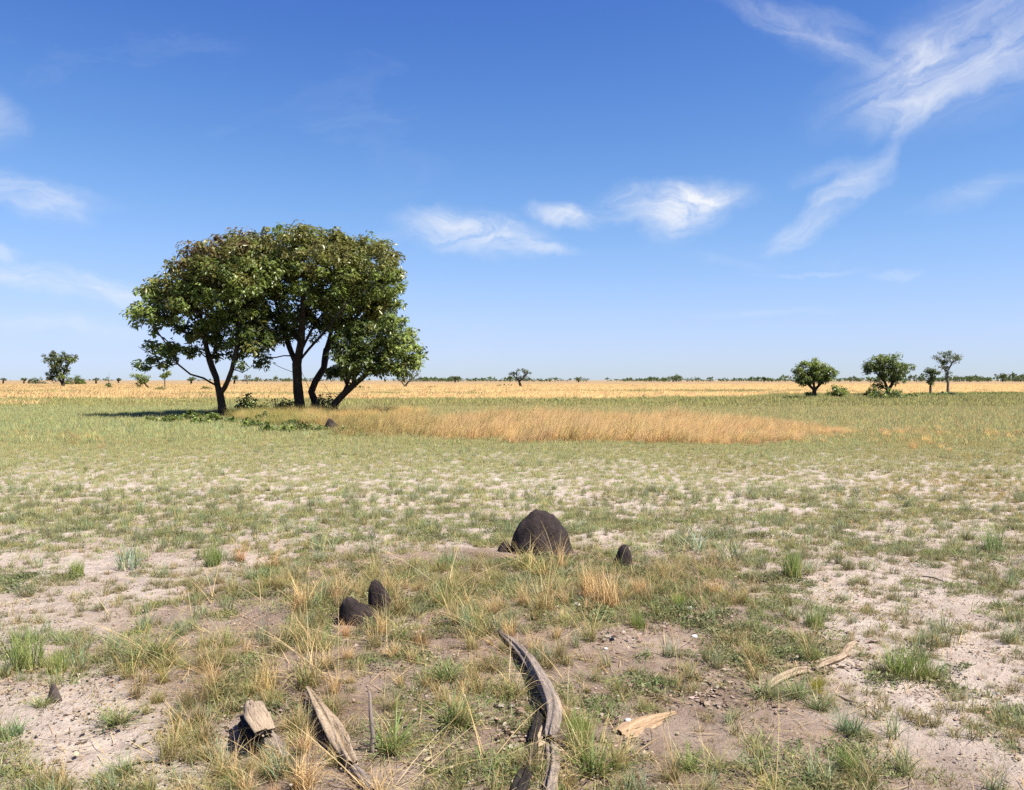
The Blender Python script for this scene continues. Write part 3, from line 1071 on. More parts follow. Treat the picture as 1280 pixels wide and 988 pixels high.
def mound(name, label, px, py, parts, mat, D=None, group='dark termite mounds'):
    g = P(px, py) if D is None else Vector((at(px, py, D).x, D, 0))
    s = g.y / F
    g.z = H1(g.x, g.y)
    V, Fs, off = [], [], 0
    for (dx, dy, w, d, h, seed, point, lean) in parts:
        v, f = lump(w * s, d * s, h * s, seed, point, lean)
        v = v + np.array([dx * s, dy * s, 0])
        V.append(v)
        Fs.append(f + off)
        off += len(v)
    o = obj(name, make_mesh(name, np.concatenate(V), np.concatenate(Fs), mat, smooth=True), loc=g)
    return tag(o, label, 'termite mound', group)


mound('termite_mound', 'biggest rounded dark termite mound with a small knob at its left foot', 674, 690,
      [(0, 0, 80, 66, 54, 3, 1.22, (0.0, 0)), (-43, 0, 18, 16, 13, 6, 1.3, (0, 0))], M_termite)
mound('termite_mound', 'small upright dark termite mound behind the thick gold tussock', 779, 713,
      [(0, 0, 25, 21, 33, 7, 1.12, (.05, 0)), (-6, 0, 14, 14, 18, 8, 1.1, (-.1, 0))], M_termite)
mound('termite_mound', 'narrow upright dark termite mound above the sloping dark lump', 473, 765,
      [(0, 2, 26, 24, 41, 19, 1.0, (-.10, 0)), (6, 0, 22, 22, 30, 20, 1.0, (-.05, 0))], M_termite)
mound('termite_mound', 'sloping wedge-shaped dark termite lump beside the narrow upright mound', 451, 778,
      [(-6, 0, 36, 30, 32, 10, 1.15, (-.25, 0)), (4, -4, 46, 34, 25, 11, 1.2, (-.3, 0)), (24, -8, 44, 30, 16, 12, 1.2, (-.3, 0))], M_termite)
mound('termite_mound', 'dark termite mound at the foot of the big trees, leaning left', 416, 538,
      [(0, 0, 20, 17, 14, 13, 1.6, (-.25, 0)), (5, 0, 13, 14, 8, 14, 1.3, (-.1, 0))], M_termite)
mound('earth_spike', 'little pointed brown earth mound alone on pinkish sand', 68, 877,
      [(0, 0, 17, 14, 23, 15, 2.2, (-.05, 0))], M_termite_brown)
mound('earth_lump', 'low brown earth lump in front of the leafy sapling', 317, 533,
      [(0, 0, 14, 12, 6, 16, 1.3, (0, 0))], M_termite_brown)

# ------------------------------------------------------------------ dead wood
M_wood = rough_mat('bleached_wood', [(0.32, (0.13, 0.085, 0.05)), (0.48, (0.35, 0.262, 0.175)), (0.75, (0.50, 0.40, 0.285))], 5, (30, 30, 2.2), 0.006, 14, coord='UVW')
M_wood_grey = rough_mat('grey_wood', [(0.3, (0.13, 0.10, 0.082)), (0.5, (0.25, 0.20, 0.165)), (0.72, (0.42, 0.34, 0.26))], 5, (24, 24, 2.0), 0.006, 14, coord='UVW')
M_wood_tan = rough_mat('tan_wood', [(0.3, (0.26, 0.155, 0.085)), (0.5, (0.42, 0.28, 0.165)), (0.75, (0.55, 0.41, 0.28))], 5, (26, 26, 1.6), 0.006, 14, coord='UVW')
M_wood_dark = rough_mat('dark_and_shaded_wood', [(0.3, (0.012, 0.010, 0.009)), (0.6, (0.04, 0.032, 0.028)), (0.8, (0.10, 0.08, 0.065))], 5, (20, 20, 2.0), 0.006, 14, coord='UVW')  # near-black for dark twigs and for shade painted into log and stump


def log_mesh(name, pts, radii, mat, seed, flutes=0.28, nf=5, flat=1.0, sides=40, ragged=(0.3, 0.3), hollow=0.0, twist=0.6):
    """weathered log along a path: fluted section, splintered ends"""
    r_ = np.random.default_rng(seed)
    pts = np.array([list(p) for p in pts], float)
    L0 = np.concatenate([[0], np.cumsum(np.linalg.norm(np.diff(pts, axis=0), axis=1))])
    n = max(24, int(L0[-1] / 0.008))
    n = min(n, 150)
    t = np.linspace(0, L0[-1], n)
    # smooth (Catmull-like) by interpolating then box filtering
    c = np.stack([np.interp(t, L0, pts[:, k]) for k in range(3)], 1)
    kz = max(3, n // 10)
    pad = np.concatenate([np.repeat(c[:1], kz, 0), c, np.repeat(c[-1:], kz, 0)])
    ker = np.ones(2 * kz + 1) / (2 * kz + 1)
    c = np.stack([np.convolve(pad[:, k], ker, 'valid') for k in range(3)], 1)
    rad = np.interp(t, L0, radii)
    tan = np.gradient(c, axis=0)
    tan /= np.linalg.norm(tan, axis=1)[:, None]
    ang = np.arange(sides) / sides * 2 * np.pi
    up = np.array([0, 0, 1.0])
    V = []
    G = []
    fl = r_.random(nf * 2) * 2 * np.pi
    fa = r_.random(nf * 2)
    endj = (r_.random(sides), r_.random(sides))
    sm = np.array([.25, .5, .25])
    for i in range(n):
        u = np.cross(tan[i], up)
        u /= np.linalg.norm(u) + 1e-9
        v = np.cross(u, tan[i])
        a = ang + twist * t[i] / L0[-1]
        prof = np.ones(sides)
        for j in range(nf):
            prof += flutes * (0.3 + fa[j]) / nf * 1.6 * np.sin((j + 2) * a + fl[j] + 1.5 * np.sin(t[i] * 3 + j))
        # narrow cracks
        for j in range(5):
            dlt = np.angle(np.exp(1j * (a - fl[nf + j % nf] - j * 1.25 - 0.4 * np.sin(t[i] * 5 + j))))
            depth = 0.30 * max(0, math.sin(t[i] / L0[-1] * (3 + j) * 2.2 + fl[j]))
            prof -= depth * np.exp(-(dlt / 0.10) ** 2)
        prof += 0.10 * (fbm(ang * 3, np.full(sides, t[i] * 14), 2, seed) - 0.5)
        rr = rad[i] * prof
        p = c[i] + rr[:, None] * (np.cos(ang)[:, None] * u + flat * np.sin(ang)[:, None] * v)
        e0, e1 = (i / (n - 1)), 1 - (i / (n - 1))
        # splinter the ends: pull rim points back along the axis by a jagged amount
        if i == 0:
            p = p + tan[i] * (endj[0][:, None] * ragged[0] * rad[i] * 3)
        if i == n - 1:
            p = p - tan[i] * (endj[1][:, None] * ragged[1] * rad[i] * 3)
        V.append(p)
        G.append(np.stack([np.cos(ang) * rad.max() , np.sin(ang) * rad.max(), np.full(sides, t[i])], 1))
    V = np.concatenate(V)
    G = np.concatenate(G)
    base = np.arange(n - 1)[:, None] * sides
    j = np.arange(sides)[None]
    jn = (j + 1) % sides
    Q = np.stack([base + j, base + jn, base + sides + jn, base + sides + j], -1).reshape(-1, 4)
    m = len(V)
    inn = 0.10 + hollow
    V = np.concatenate([V, c[:1] + tan[:1] * rad[0] * (1.2 + 6 * hollow), c[-1:] - tan[-1:] * rad[-1] * (1.0 + 6 * hollow)])
    G = np.concatenate([G, [[0, 0, t[0]]], [[0, 0, t[-1]]]])
    jj = np.arange(sides)
    T = np.concatenate([np.stack([(jj + 1) % sides, jj, np.full(sides, m)], 1),
                        np.stack([(n - 1) * sides + jj, (n - 1) * sides + (jj + 1) % sides, np.full(sides, m + 1)], 1)])
    o0 = c.mean(0)
    o0[2] = H1(o0[0], o0[1])
    me = make_mesh(name, V - o0, [Q, T], mat, smooth=True)
    at_ = me.attributes.new('grain', 'FLOAT_VECTOR', 'POINT')
    at_.data.foreach_set('vector', G.astype(np.float32).ravel())
    return me, o0


def onpath(pp, radii, lift=0.55, lifts=None):
    out = []
    for k, ((px, py), r) in enumerate(zip(pp, radii)):
        lf = lift * r + (lifts[k] if lifts else 0)
        # the pixel marks the wood's axis, which lies lf above the ground
        rr = ray(px, py)
        z = 0.0
        for _ in range(8):
            t = (z + lf - CAMZ) / rr.z
            z = H1(rr.x * t, rr.y * t)
        out.append(Vector((rr.x * t, rr.y * t, z + lf)))
    return out


def log(name, label, pp, radii, mat, seed, cat='log', group='dead wood on the ground', **kw):
    lifts = kw.pop('lifts', None)
    lift = kw.pop('lift', 0.55)
    me, o0 = log_mesh(name, onpath(pp, radii, lift, lifts), radii, mat, seed, **kw)
    o = obj(name, me, loc=o0)
    return tag(o, label, cat, group)


# long curved log: grey limb, pale ragged hollow butt
cl = empty('curved_log')
pp = [(618, 786), (640, 802), (662, 826), (678, 850), (691, 876), (697, 896), (692, 916), (684, 934)]
rr = [0.008, 0.021, 0.029, 0.031, 0.035, 0.034, 0.030, 0.018]
me, o0 = log_mesh('limb', onpath(pp, rr, 0.9, [0.0, .01, .02, .03, .03, .03, .02, .0]), rr, M_wood_grey, 5, flutes=0.30, ragged=(.5, 1.2))
cl.location = o0
obj('limb', me, cl)
for nm, pp, rr, mt, sd, kw in [
    ('splintered_butt', [(688, 900), (682, 914), (672, 928), (664, 936)], [0.012, 0.026, 0.022, 0.010], M_wood, 6, dict(flutes=0.7, ragged=(1.5, 1.5), flat=.6)),
    ('hollow_side', [(676, 888), (672, 910), (664, 932)], [0.020, 0.030, 0.022], M_wood_dark, 7, dict(flutes=0.5, ragged=(.8, .8))),  # solid strand; the hollow's dark shade is put into its colour
    ('root_strand', [(688, 932), (692, 955), (689, 985), (686, 1010)], [0.022, 0.026, 0.028, 0.024], M_wood_grey, 8, dict(flutes=0.6, ragged=(.8, .5))),
    ('root_strand', [(672, 932), (662, 956), (652, 985), (640, 1010)], [0.014, 0.020, 0.024, 0.02], M_wood_dark, 9, dict(flutes=0.6, ragged=(.8, .5)))]:
    me, o1 = log_mesh(nm, onpath(pp, rr, 0.8), rr, mt, sd, **kw)
    obj(nm, me, cl, loc=o1 - o0)
tag(cl, 'long curved grey log ending in a pale splintered hollow butt', 'log', 'dead wood on the ground')

log('split_log', 'straight weathered log with deep grain cracks and a pointed split end', [(383, 857), (397, 880), (410, 902), (425, 930), (444, 962)],
    [0.008, 0.020, 0.029, 0.031, 0.020], M_wood, 21, flutes=0.75, ragged=(1.6, .6), lift=0.8, lifts=[.05, .04, .02, .01, 0])
log('thin_log_end', 'dark splintered wood lying past the split log\'s lower end', [(436, 955), (450, 972), (468, 996)],
    [0.016, 0.024, 0.02], M_wood_grey, 22, flutes=0.5, ragged=(.8, .6))
# broken stump block with pale face
st = empty('broken_stump')
pp = [(314, 878), (320, 896), (332, 918)]
rr = [0.038, 0.052, 0.038]
me, o0 = log_mesh('pale_face', onpath(pp, rr, 1.0, [.09, .085, .07]), rr, M_wood, 23, flutes=0.6, flat=.42, ragged=(.9, .6), twist=0.2)
st.location = o0
obj('pale_face', me, st)
for nm, pp, rr, sd in [('shade_dark_base', [(308, 900), (318, 918), (332, 932)], [0.036, 0.052, 0.042], 24), ('buried_root', [(330, 922), (346, 938), (360, 954)], [0.036, 0.032, 0.02], 25)]:  # the underhang's shade is put into the near-black base colour
    me, o1 = log_mesh(nm, onpath(pp, rr, 0.5), rr, M_wood_dark if nm == 'shade_dark_base' else M_wood_grey, sd, flutes=0.4, ragged=(.4, .4))
    obj(nm, me, st, loc=o1 - o0)
tag(st, 'broken stump with a pale flat face over a base coloured black as underside shade', 'stump', 'dead wood on the ground')
log('flat_driftwood', 'flat tan half-buried slab of wood on brown soil right of the curved log', [(772, 920), (792, 910), (815, 900), (845, 890)],
    [0.034, 0.056, 0.046, 0.014], M_wood_tan, 26, flutes=0.6, flat=.36, ragged=(1.4, 2.0), lift=0.05)
br = empty('bleached_branch')
pp = [(946, 868), (962, 856), (978, 846), (998, 838), (1014, 834)]
rr = [0.014, 0.020, 0.022, 0.022, 0.016]
me, o0 = log_mesh('limb', onpath(pp, rr, 0.7), rr, M_wood, 27, flutes=0.35)
br.location = o0
obj('limb', me, br)
for pp, rr, sd in [([(1016, 835), (1034, 829), (1052, 822), (1062, 808), (1071, 802)], [0.014, 0.017, 0.018, 0.016, 0.008], 28),
                   ([(1018, 829), (1036, 824), (1052, 820), (1064, 818)], [0.007, 0.010, 0.010, 0.007], 29)]:
    me, o1 = log_mesh('fork', onpath(pp, rr, 0.8), rr, M_wood, sd, flutes=0.35)
    obj('fork', me, br, loc=o1 - o0)
tag(br, 'crooked bleached branch lying across pale sand and green tufts', 'branch', 'dead wood on the ground')
log('dark_stick', 'dark thin stick lying at the right end of the bleached branch tufts', [(1044, 868), (1062, 876), (1076, 880)], [0.005, 0.007, 0.005], M_wood_grey, 30, cat='stick', sides=12)
g = P(465, 940)
sv, sq = tube_mesh([(np.array([[0, 0, -.03], [0.004, 0, .07], [-.006, .004, .15], [-.010, .006, .25]]), np.array([.011, .010, .009, .005]))], 8, 10, .25)
o = obj('upright_stick', make_mesh('upright_stick', sv, sq, M_wood_grey, smooth=True), loc=g)
tag(o, 'dark stick standing upright in grass right of the split log', 'stick', 'dead wood on the ground')
for q, (pp, lb) in enumerate([([(505, 527 + 195), (520, 731), (540, 744)], 'thin grey twig on brown soil right of the narrow termite mound'),
                              ([(700, 800), (716, 790), (735, 780)], 'pale thin twig between the curved log and the small upright mound'),
                              ([(740, 790), (760, 782), (778, 779)], 'pale straw-thin twig below the thick gold tussock'),
                              ([(1150, 720), (1166, 722), (1180, 727)], 'thin dark twig on the pale sand among small tufts'),
                              ([(150, 960), (185, 952), (215, 957)], 'dark fallen twig on pinkish sand near the lower left weeds'),
                              ([(60, 830), (90, 826), (118, 818)], 'thin pale stick on sand beside the biggest bright green clump')]):
    log('twig', lb, pp, [0.004, 0.006, 0.004], [M_wood_grey, M_wood, M_wood, M_wood_dark, M_wood_dark, M_wood][q], 50 + q, cat='twig', sides=10, group='thin twigs')

# pale stones / clods
M_stone = rough_mat('white_stone', [(0.3, (0.55, 0.53, 0.50)), (0.7, (0.75, 0.73, 0.70))], 12, (1, 1, 1), 0.004, 60)
for q, (px, py, w_, lb) in enumerate([(785, 902, 9, 'small white stone at the corner of the flat tan wood slab'), (721, 757, 9, 'white stone in litter below the biggest mound'),
                                      (862, 762, 8, 'white chip beside green weeds right of the small upright mound'), (757, 812, 6, 'tiny white stone on litter right of the curved log'),
                                      (737, 745, 8, 'white stone under the thick gold tussock'), (868, 797, 9, 'white chip on brown soil among mat weeds'),
                                      (1248, 868, 5, 'small pale stone on the open pale sand')]):
    g = P(px, py)
    s = g.y / F
    v, f = ICO3
    v = v * (1 + 0.35 * noise3(v, 1.2, q * 2.3)[:, None]) * np.array([w_ * s / 2, w_ * s / 2.4, w_ * s / 3.2])
    o = obj('white_stone', make_mesh('white_stone', v, f, M_stone), loc=(g.x, g.y, g.z + w_ * s * 0.12))
    tag(o, lb, 'stone', 'small white stones')

# ------------------------------------------------------------------ grass
def blades(n, h, spread, lean, curve, width, pal, seed, segs=4, base=None, mode=0, droop=0.0, az=None):
    """a clump of ribbon blades. h (lo, hi); lean (lo, hi) radians from upright; curve adds bend along the blade"""
    r_ = np.random.default_rng(seed)
    hh = h[0] + (h[1] - h[0]) * r_.random(n)
    a = r_.random(n) * 2 * np.pi if az is None else az + r_.normal(size=n) * 0.7
    ln = lean[0] + (lean[1] - lean[0]) * r_.random(n)
    cv = curve * (0.4 + 1.0 * r_.random(n))
    br_ = spread * np.sqrt(r_.random(n))
    ba = r_.random(n) * 2 * np.pi
    p = np.stack([br_ * np.cos(ba), br_ * np.sin(ba), np.full(n, -0.004)], 1)
    d = np.stack([np.cos(a), np.sin(a)], 1)
    fa = a + np.pi / 2 + r_.normal(size=n) * 0.6
    side = np.stack([np.cos(fa), np.sin(fa), np.zeros(n)], 1)
    wd = width * (0.7 + 0.6 * r_.random(n))
    pal = np.array(pal)
    c0 = pal[r_.integers(0, len(pal), n)] * (0.78 + 0.44 * r_.random(n))[:, None]
    bs = np.array(base) if base is not None else None
    rows = []
    cols_ = []
    th = ln.copy()
    for k in range(segs + 1):
        u = k / segs
        w_ = wd * (1 - u ** 1.6) * 0.5 if k else wd * 0.4
        rows.append((p + side * w_[:, None], p - side * w_[:, None]))
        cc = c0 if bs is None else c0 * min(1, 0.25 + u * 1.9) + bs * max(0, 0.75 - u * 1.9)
        cols_.append(cc)
        step = hh / segs
        p = p + np.stack([np.sin(th) * d[:, 0], np.sin(th) * d[:, 1], np.cos(th)], 1) * step[:, None]
        th = th + cv / segs * (1 + droop * u)
    V, C = [], []
    for k in range(segs):
        V += [rows[k][0], rows[k][1]]
        C += [cols_[k], cols_[k]]
    V.append((rows[segs][0] + rows[segs][1]) / 2)
    C.append(cols_[segs])
    m = 2 * segs + 1
    V = np.stack(V, 1).reshape(-1, 3)
    C = np.stack(C, 1).reshape(-1, 3)
    k0 = np.arange(n)[:, None] * m
    quads_ = np.concatenate([k0 + [2 * k, 2 * k + 1, 2 * k + 3, 2 * k + 2] for k in range(segs - 1)], 0) if segs > 1 else np.zeros((0, 4), int)
    tris_ = k0 + [2 * segs - 2, 2 * segs - 1, 2 * segs]
    V[:, 2] = np.maximum(V[:, 2], -0.01)
    return V, quads_, tris_, C


def weeds(n, r, h, leaf, pal, seed, aspect=0.35):
    """a mat of small leaves on short stems"""
    r_ = np.random.default_rng(seed)
    rr = r * np.sqrt(r_.random(n)) * (0.7 + 0.5 * r_.random(n))
    a = r_.random(n) * 2 * np.pi
    c = np.stack([rr * np.cos(a), rr * np.sin(a), h * (0.1 + 0.9 * r_.random(n)) * np.maximum(0.2, 1 - (rr / r) ** 2 * .7)], 1)
    nor = np.array([0, 0, 0.8]) + r_.normal(size=(n, 3)) * 0.55
    nor /= np.linalg.norm(nor, axis=1)[:, None]
    d = r_.normal(size=(n, 3))
    d -= nor * np.sum(d * nor, axis=1)[:, None]
    d /= np.linalg.norm(d, axis=1)[:, None]
    s = np.cross(nor, d)
    ln = leaf * (0.6 + 0.8 * r_.random(n))[:, None]
    w_ = ln * aspect * .5
    V = np.stack([c - d * ln * .5, c + s * w_ + nor * w_ * .3, c + d * ln * .5 + nor * ln * .15, c - s * w_ + nor * w_ * .3], 1).reshape(-1, 3)
    V[:, 2] = np.maximum(V[:, 2], 0.001)
    k = np.arange(n)[:, None] * 4
    T = np.concatenate([k + [0, 1, 2], k + [0, 2, 3]], 1).reshape(-1, 3)
    pal = np.array(pal)
    cc = pal[r_.integers(0, len(pal), n)] * (0.75 + 0.5 * r_.random(n))[:, None]
    return V, np.zeros((0, 4), int), T, np.repeat(cc, 4, 0)


def join(*parts):
    V, Q, T, C, o = [], [], [], [], 0
    for v, q, t, c in parts:
        V.append(v); C.append(c)
        if len(q):
            Q.append(q + o)
        if len(t):
            T.append(t + o)
        o += len(v)
    return np.concatenate(V), (np.concatenate(Q) if Q else np.zeros((0, 4), int)), (np.concatenate(T) if T else np.zeros((0, 3), int)), np.concatenate(C)


def gmesh(name, b, mat=None):
    return make_mesh(name, b[0], [b[1], b[2]], mat or M_grass, cols=b[3])


GREEN = [(0.20, 0.265, 0.07), (0.235, 0.295, 0.09), (0.165, 0.23, 0.055), (0.29, 0.31, 0.115)]
GREY = [(0.30, 0.315, 0.155), (0.34, 0.35, 0.195), (0.25, 0.275, 0.13), (0.40, 0.36, 0.21)]
BLUE = [(0.25, 0.31, 0.185), (0.29, 0.34, 0.22), (0.20, 0.265, 0.15)]
STRAW = [(0.52, 0.385, 0.18), (0.58, 0.44, 0.23), (0.44, 0.30, 0.125), (0.62, 0.50, 0.29)]
GOLD = [(0.74, 0.52, 0.245), (0.78, 0.57, 0.29), (0.67, 0.44, 0.18), (0.80, 0.61, 0.34)]
RUST = [(0.28, 0.145, 0.06), (0.22, 0.11, 0.05), (0.36, 0.20, 0.08)]
OLIVE = [(0.27, 0.255, 0.10), (0.33, 0.29, 0.125), (0.22, 0.22, 0.08)]
BROWN = (0.14, 0.085, 0.045)  # dead sheath brown, darkened further to paint the shade inside tussocks

PROTO = {}
K = [0]


def proto(key, *builds, mat=None):
    PROTO[key] = [gmesh(key, b, mat) for b in builds]


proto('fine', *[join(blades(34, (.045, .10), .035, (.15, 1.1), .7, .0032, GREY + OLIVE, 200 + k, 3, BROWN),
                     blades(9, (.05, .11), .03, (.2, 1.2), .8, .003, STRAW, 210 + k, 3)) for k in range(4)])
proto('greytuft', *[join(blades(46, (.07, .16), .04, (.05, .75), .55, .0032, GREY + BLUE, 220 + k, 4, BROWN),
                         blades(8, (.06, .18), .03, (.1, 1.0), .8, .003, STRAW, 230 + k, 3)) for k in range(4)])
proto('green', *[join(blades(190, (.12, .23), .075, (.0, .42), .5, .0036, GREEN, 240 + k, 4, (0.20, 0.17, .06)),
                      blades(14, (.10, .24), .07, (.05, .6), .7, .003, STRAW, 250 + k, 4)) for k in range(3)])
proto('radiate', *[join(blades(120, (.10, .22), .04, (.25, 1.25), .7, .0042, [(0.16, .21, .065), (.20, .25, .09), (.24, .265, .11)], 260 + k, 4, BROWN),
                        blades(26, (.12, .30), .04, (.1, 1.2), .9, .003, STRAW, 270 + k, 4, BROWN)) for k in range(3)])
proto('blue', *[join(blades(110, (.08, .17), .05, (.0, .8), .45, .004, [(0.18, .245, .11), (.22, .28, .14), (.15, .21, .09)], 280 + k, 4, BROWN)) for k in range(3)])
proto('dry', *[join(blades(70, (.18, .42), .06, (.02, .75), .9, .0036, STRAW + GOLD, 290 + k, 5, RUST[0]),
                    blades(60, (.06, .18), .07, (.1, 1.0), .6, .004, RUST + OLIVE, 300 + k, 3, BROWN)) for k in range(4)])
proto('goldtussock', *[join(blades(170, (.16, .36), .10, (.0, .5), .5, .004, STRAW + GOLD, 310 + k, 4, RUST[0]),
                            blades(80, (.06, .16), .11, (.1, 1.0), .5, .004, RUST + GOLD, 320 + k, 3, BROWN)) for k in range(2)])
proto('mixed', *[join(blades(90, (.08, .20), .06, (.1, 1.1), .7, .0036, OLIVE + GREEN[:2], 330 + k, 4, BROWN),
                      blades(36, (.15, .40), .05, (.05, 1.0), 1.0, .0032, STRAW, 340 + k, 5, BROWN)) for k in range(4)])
proto('stalks', *[blades(8, (.30, .80), .05, (.2, 1.15), 1.1, .0036, STRAW, 350 + k, 7, None, droop=.6) for k in range(5)])
proto('mat', *[weeds(150, .12, .045, .026, [(.19, .225, .09), (.23, .25, .12), (.27, .26, .13), (.15, .18, .07)], 360 + k) for k in range(4)])
proto('bladet_mat', *[join(blades(110, (.03, .085), .11, (.2, 1.4), .6, .0042, GREY + GREEN[:2] + OLIVE, 370 + k, 3),
                           weeds(40, .11, .03, .02, OLIVE, 375 + k)) for k in range(4)])
proto('tallgold', *[join(blades(84, (.30, .66), .20, (.05, .62), .85, .0048, GOLD, 380 + k, 4, (.62, .40, .17), az=-0.1),
                         blades(16, (.12, .3), .16, (.02, .6), .6, .006, GOLD, 385 + k, 3)) for k in range(4)], mat=M_gold)
proto('midgrass', *[join(blades(44, (.06, .17), .13, (.05, .9), .5, .007, GREY + OLIVE[:1] + BLUE[:1], 390 + k, 2),
                         blades(7, (.08, .22), .12, (.1, .8), .5, .006, STRAW, 395 + k, 2)) for k in range(4)], mat=M_stand)
proto('fargrass', *[blades(90, (.10, .26), .5, (.05, .7), .4, .022, GREY[:3] + OLIVE[:1], 400 + k, 2) for k in range(3)], mat=M_stand)
proto('fargold', *[blades(70, (.25, .60), .9, (.3, 1.0), .9, .03, GOLD, 410 + k, 2, (.62, .42, .19), az=-0.1) for k in range(3)], mat=M_plain)

# ---- scattering
protocols = {}


def proto_collection(key):
    if key in protocols:
        return protocols[key]
    c = bpy.data.collections.new('source_' + key)
    for i, me in enumerate(PROTO[key]):
        o = bpy.data.objects.new('%s_blade_%02d' % (key, i), me)
        c.objects.link(o)
    protocols[key] = c
    return c


def scatter_group(coll, npro):
    ng = bpy.data.node_groups.new('scatter', 'GeometryNodeTree')
    ng.interface.new_socket('Geometry', in_out='INPUT', socket_type='NodeSocketGeometry')
    ng.interface.new_socket('Geometry', in_out='OUTPUT', socket_type='NodeSocketGeometry')
    N, L = ng.nodes, ng.links
    gi = N.new('NodeGroupInput')
    go = N.new('NodeGroupOutput')
    ci = N.new('GeometryNodeCollectionInfo')
    ci.inputs['Collection'].default_value = coll
    ci.inputs['Separate Children'].default_value = True
    ci.inputs['Reset Children'].default_value = True
    iop = N.new('GeometryNodeInstanceOnPoints')
    iop.inputs['Pick Instance'].default_value = True

    def na(name, typ):
        a = N.new('GeometryNodeInputNamedAttribute')
        a.data_type = typ
        a.inputs['Name'].default_value = name
        return a.outputs['Attribute']
    L.new(gi.outputs[0], iop.inputs['Points'])
    L.new(ci.outputs[0], iop.inputs['Instance'])
    L.new(na('idx', 'INT'), iop.inputs['Instance Index'])
    L.new(na('rot', 'FLOAT_VECTOR'), iop.inputs['Rotation'])
    L.new(na('scl', 'FLOAT_VECTOR'), iop.inputs['Scale'])
    L.new(iop.outputs[0], go.inputs[0])
    return ng


def scatter(name, label, cat, key, xy, scl, tint, zoff=0.0, tilt=0.12, seed=0, keep_az=False, zs=None):
    r_ = np.random.default_rng(900 + seed)
    n = len(xy)
    co = np.zeros((n, 3), np.float32)
    co[:, :2] = xy
    co[:, 2] = height(xy[:, 0], xy[:, 1]) + zoff
    me = bpy.data.meshes.new(name)
    me.vertices.add(n)
    me.vertices.foreach_set('co', co.ravel())
    rot = np.zeros((n, 3), np.float32)
    rot[:, 0] = r_.normal(size=n) * tilt
    rot[:, 1] = r_.normal(size=n) * tilt
    rot[:, 2] = r_.normal(size=n) * 0.35 if keep_az else r_.random(n) * 2 * np.pi
    a = me.attributes.new('rot', 'FLOAT_VECTOR', 'POINT')
    a.data.foreach_set('vector', rot.ravel())
    s3 = np.repeat(np.asarray(scl, np.float32)[:, None], 3, 1)
    s3[:, 2] *= (0.8 + 0.4 * r_.random(n)) if zs is None else zs
    a = me.attributes.new('scl', 'FLOAT_VECTOR', 'POINT')
    a.data.foreach_set('vector', s3.astype(np.float32).ravel())
    a = me.attributes.new('idx', 'INT', 'POINT')
    a.data.foreach_set('value', r_.integers(0, len(PROTO[key]), n).astype(np.int32))
    a = me.attributes.new('tint', 'FLOAT_COLOR', 'POINT')
    t4 = np.ones((n, 4), np.float32)
    t4[:, :3] = tint
    a.data.foreach_set('color', t4.ravel())
    o = obj(name, me)
    md = o.modifiers.new('scatter', 'NODES')
    md.node_group = scatter_group(proto_collection(key), len(PROTO[key]))
    tag(o, label, cat, kind='stuff')
    return o


def sample(n, d0, d1, margin=1.28, seed=0):
    """uniform points over the ground seen between two depths (and a step to either side)"""
    r_ = np.random.default_rng(seed)
    y = np.sqrt(d0 * d0 + (d1 * d1 - d0 * d0) * r_.random(n))
    half = 0.582 * margin
    x = (r_.random(n) * 2 - 1) * half * y
    return np.stack([x, y], 1), r_


def tints(n, r_, base=(1, 1, 1), var=0.18, hue=0.08):
    b = np.ones((n, 3)) * np.array(base)
    return b * (1 + (r_.random(n)[:, None] - 0.5) * 2 * var) * (1 + (r_.random((n, 3)) - 0.5) * 2 * hue)


def keepout(xy):
    """bare ground under the logs and mounds stays clear"""
    k = np.ones(len(xy), bool)
    for (px, py, r) in [(316, 905, .14), (330, 930, .10), (395, 880, .08), (410, 905, .09), (425, 935, .09), (650, 815, .06), (675, 850, .08), (690, 885, .09), (690, 930, .08), (800, 908, .15), (674, 690, .36), (779, 712, .10), (473, 765, .11), (451, 778, .18), (68, 877, .06)]:
        g = P(px, py)
        k &= np.hypot(xy[:, 0] - g.x, xy[:, 1] - g.y) > r
    return k


# bare patches near the camera (photo pixels, radius px): sand showing
BARE = [(130, 705, 45, 14), (215, 700, 40, 14), (110, 935, 110, 50), (290, 800, 70, 25), (560, 705, 60, 14), (1190, 770, 40, 16), (1200, 950, 55, 35),
        (1140, 880, 40, 18), (800, 815, 60, 22), (860, 935, 60, 40), (1060, 842, 30, 22), (620, 700, 40, 10), (380, 880, 40, 25), (40, 845, 40, 12), (1000, 905, 60, 30), (1230, 820, 35, 22)]


def bare_mask(xy):
    px, py = topx(xy[:, 0], xy[:, 1])
    m = np.zeros(len(xy))
    for (bx, by, rx, ry) in BARE:
        m = np.maximum(m, np.exp(-((px - bx) / rx) ** 2 - ((py - by) / ry) ** 2))
    return m


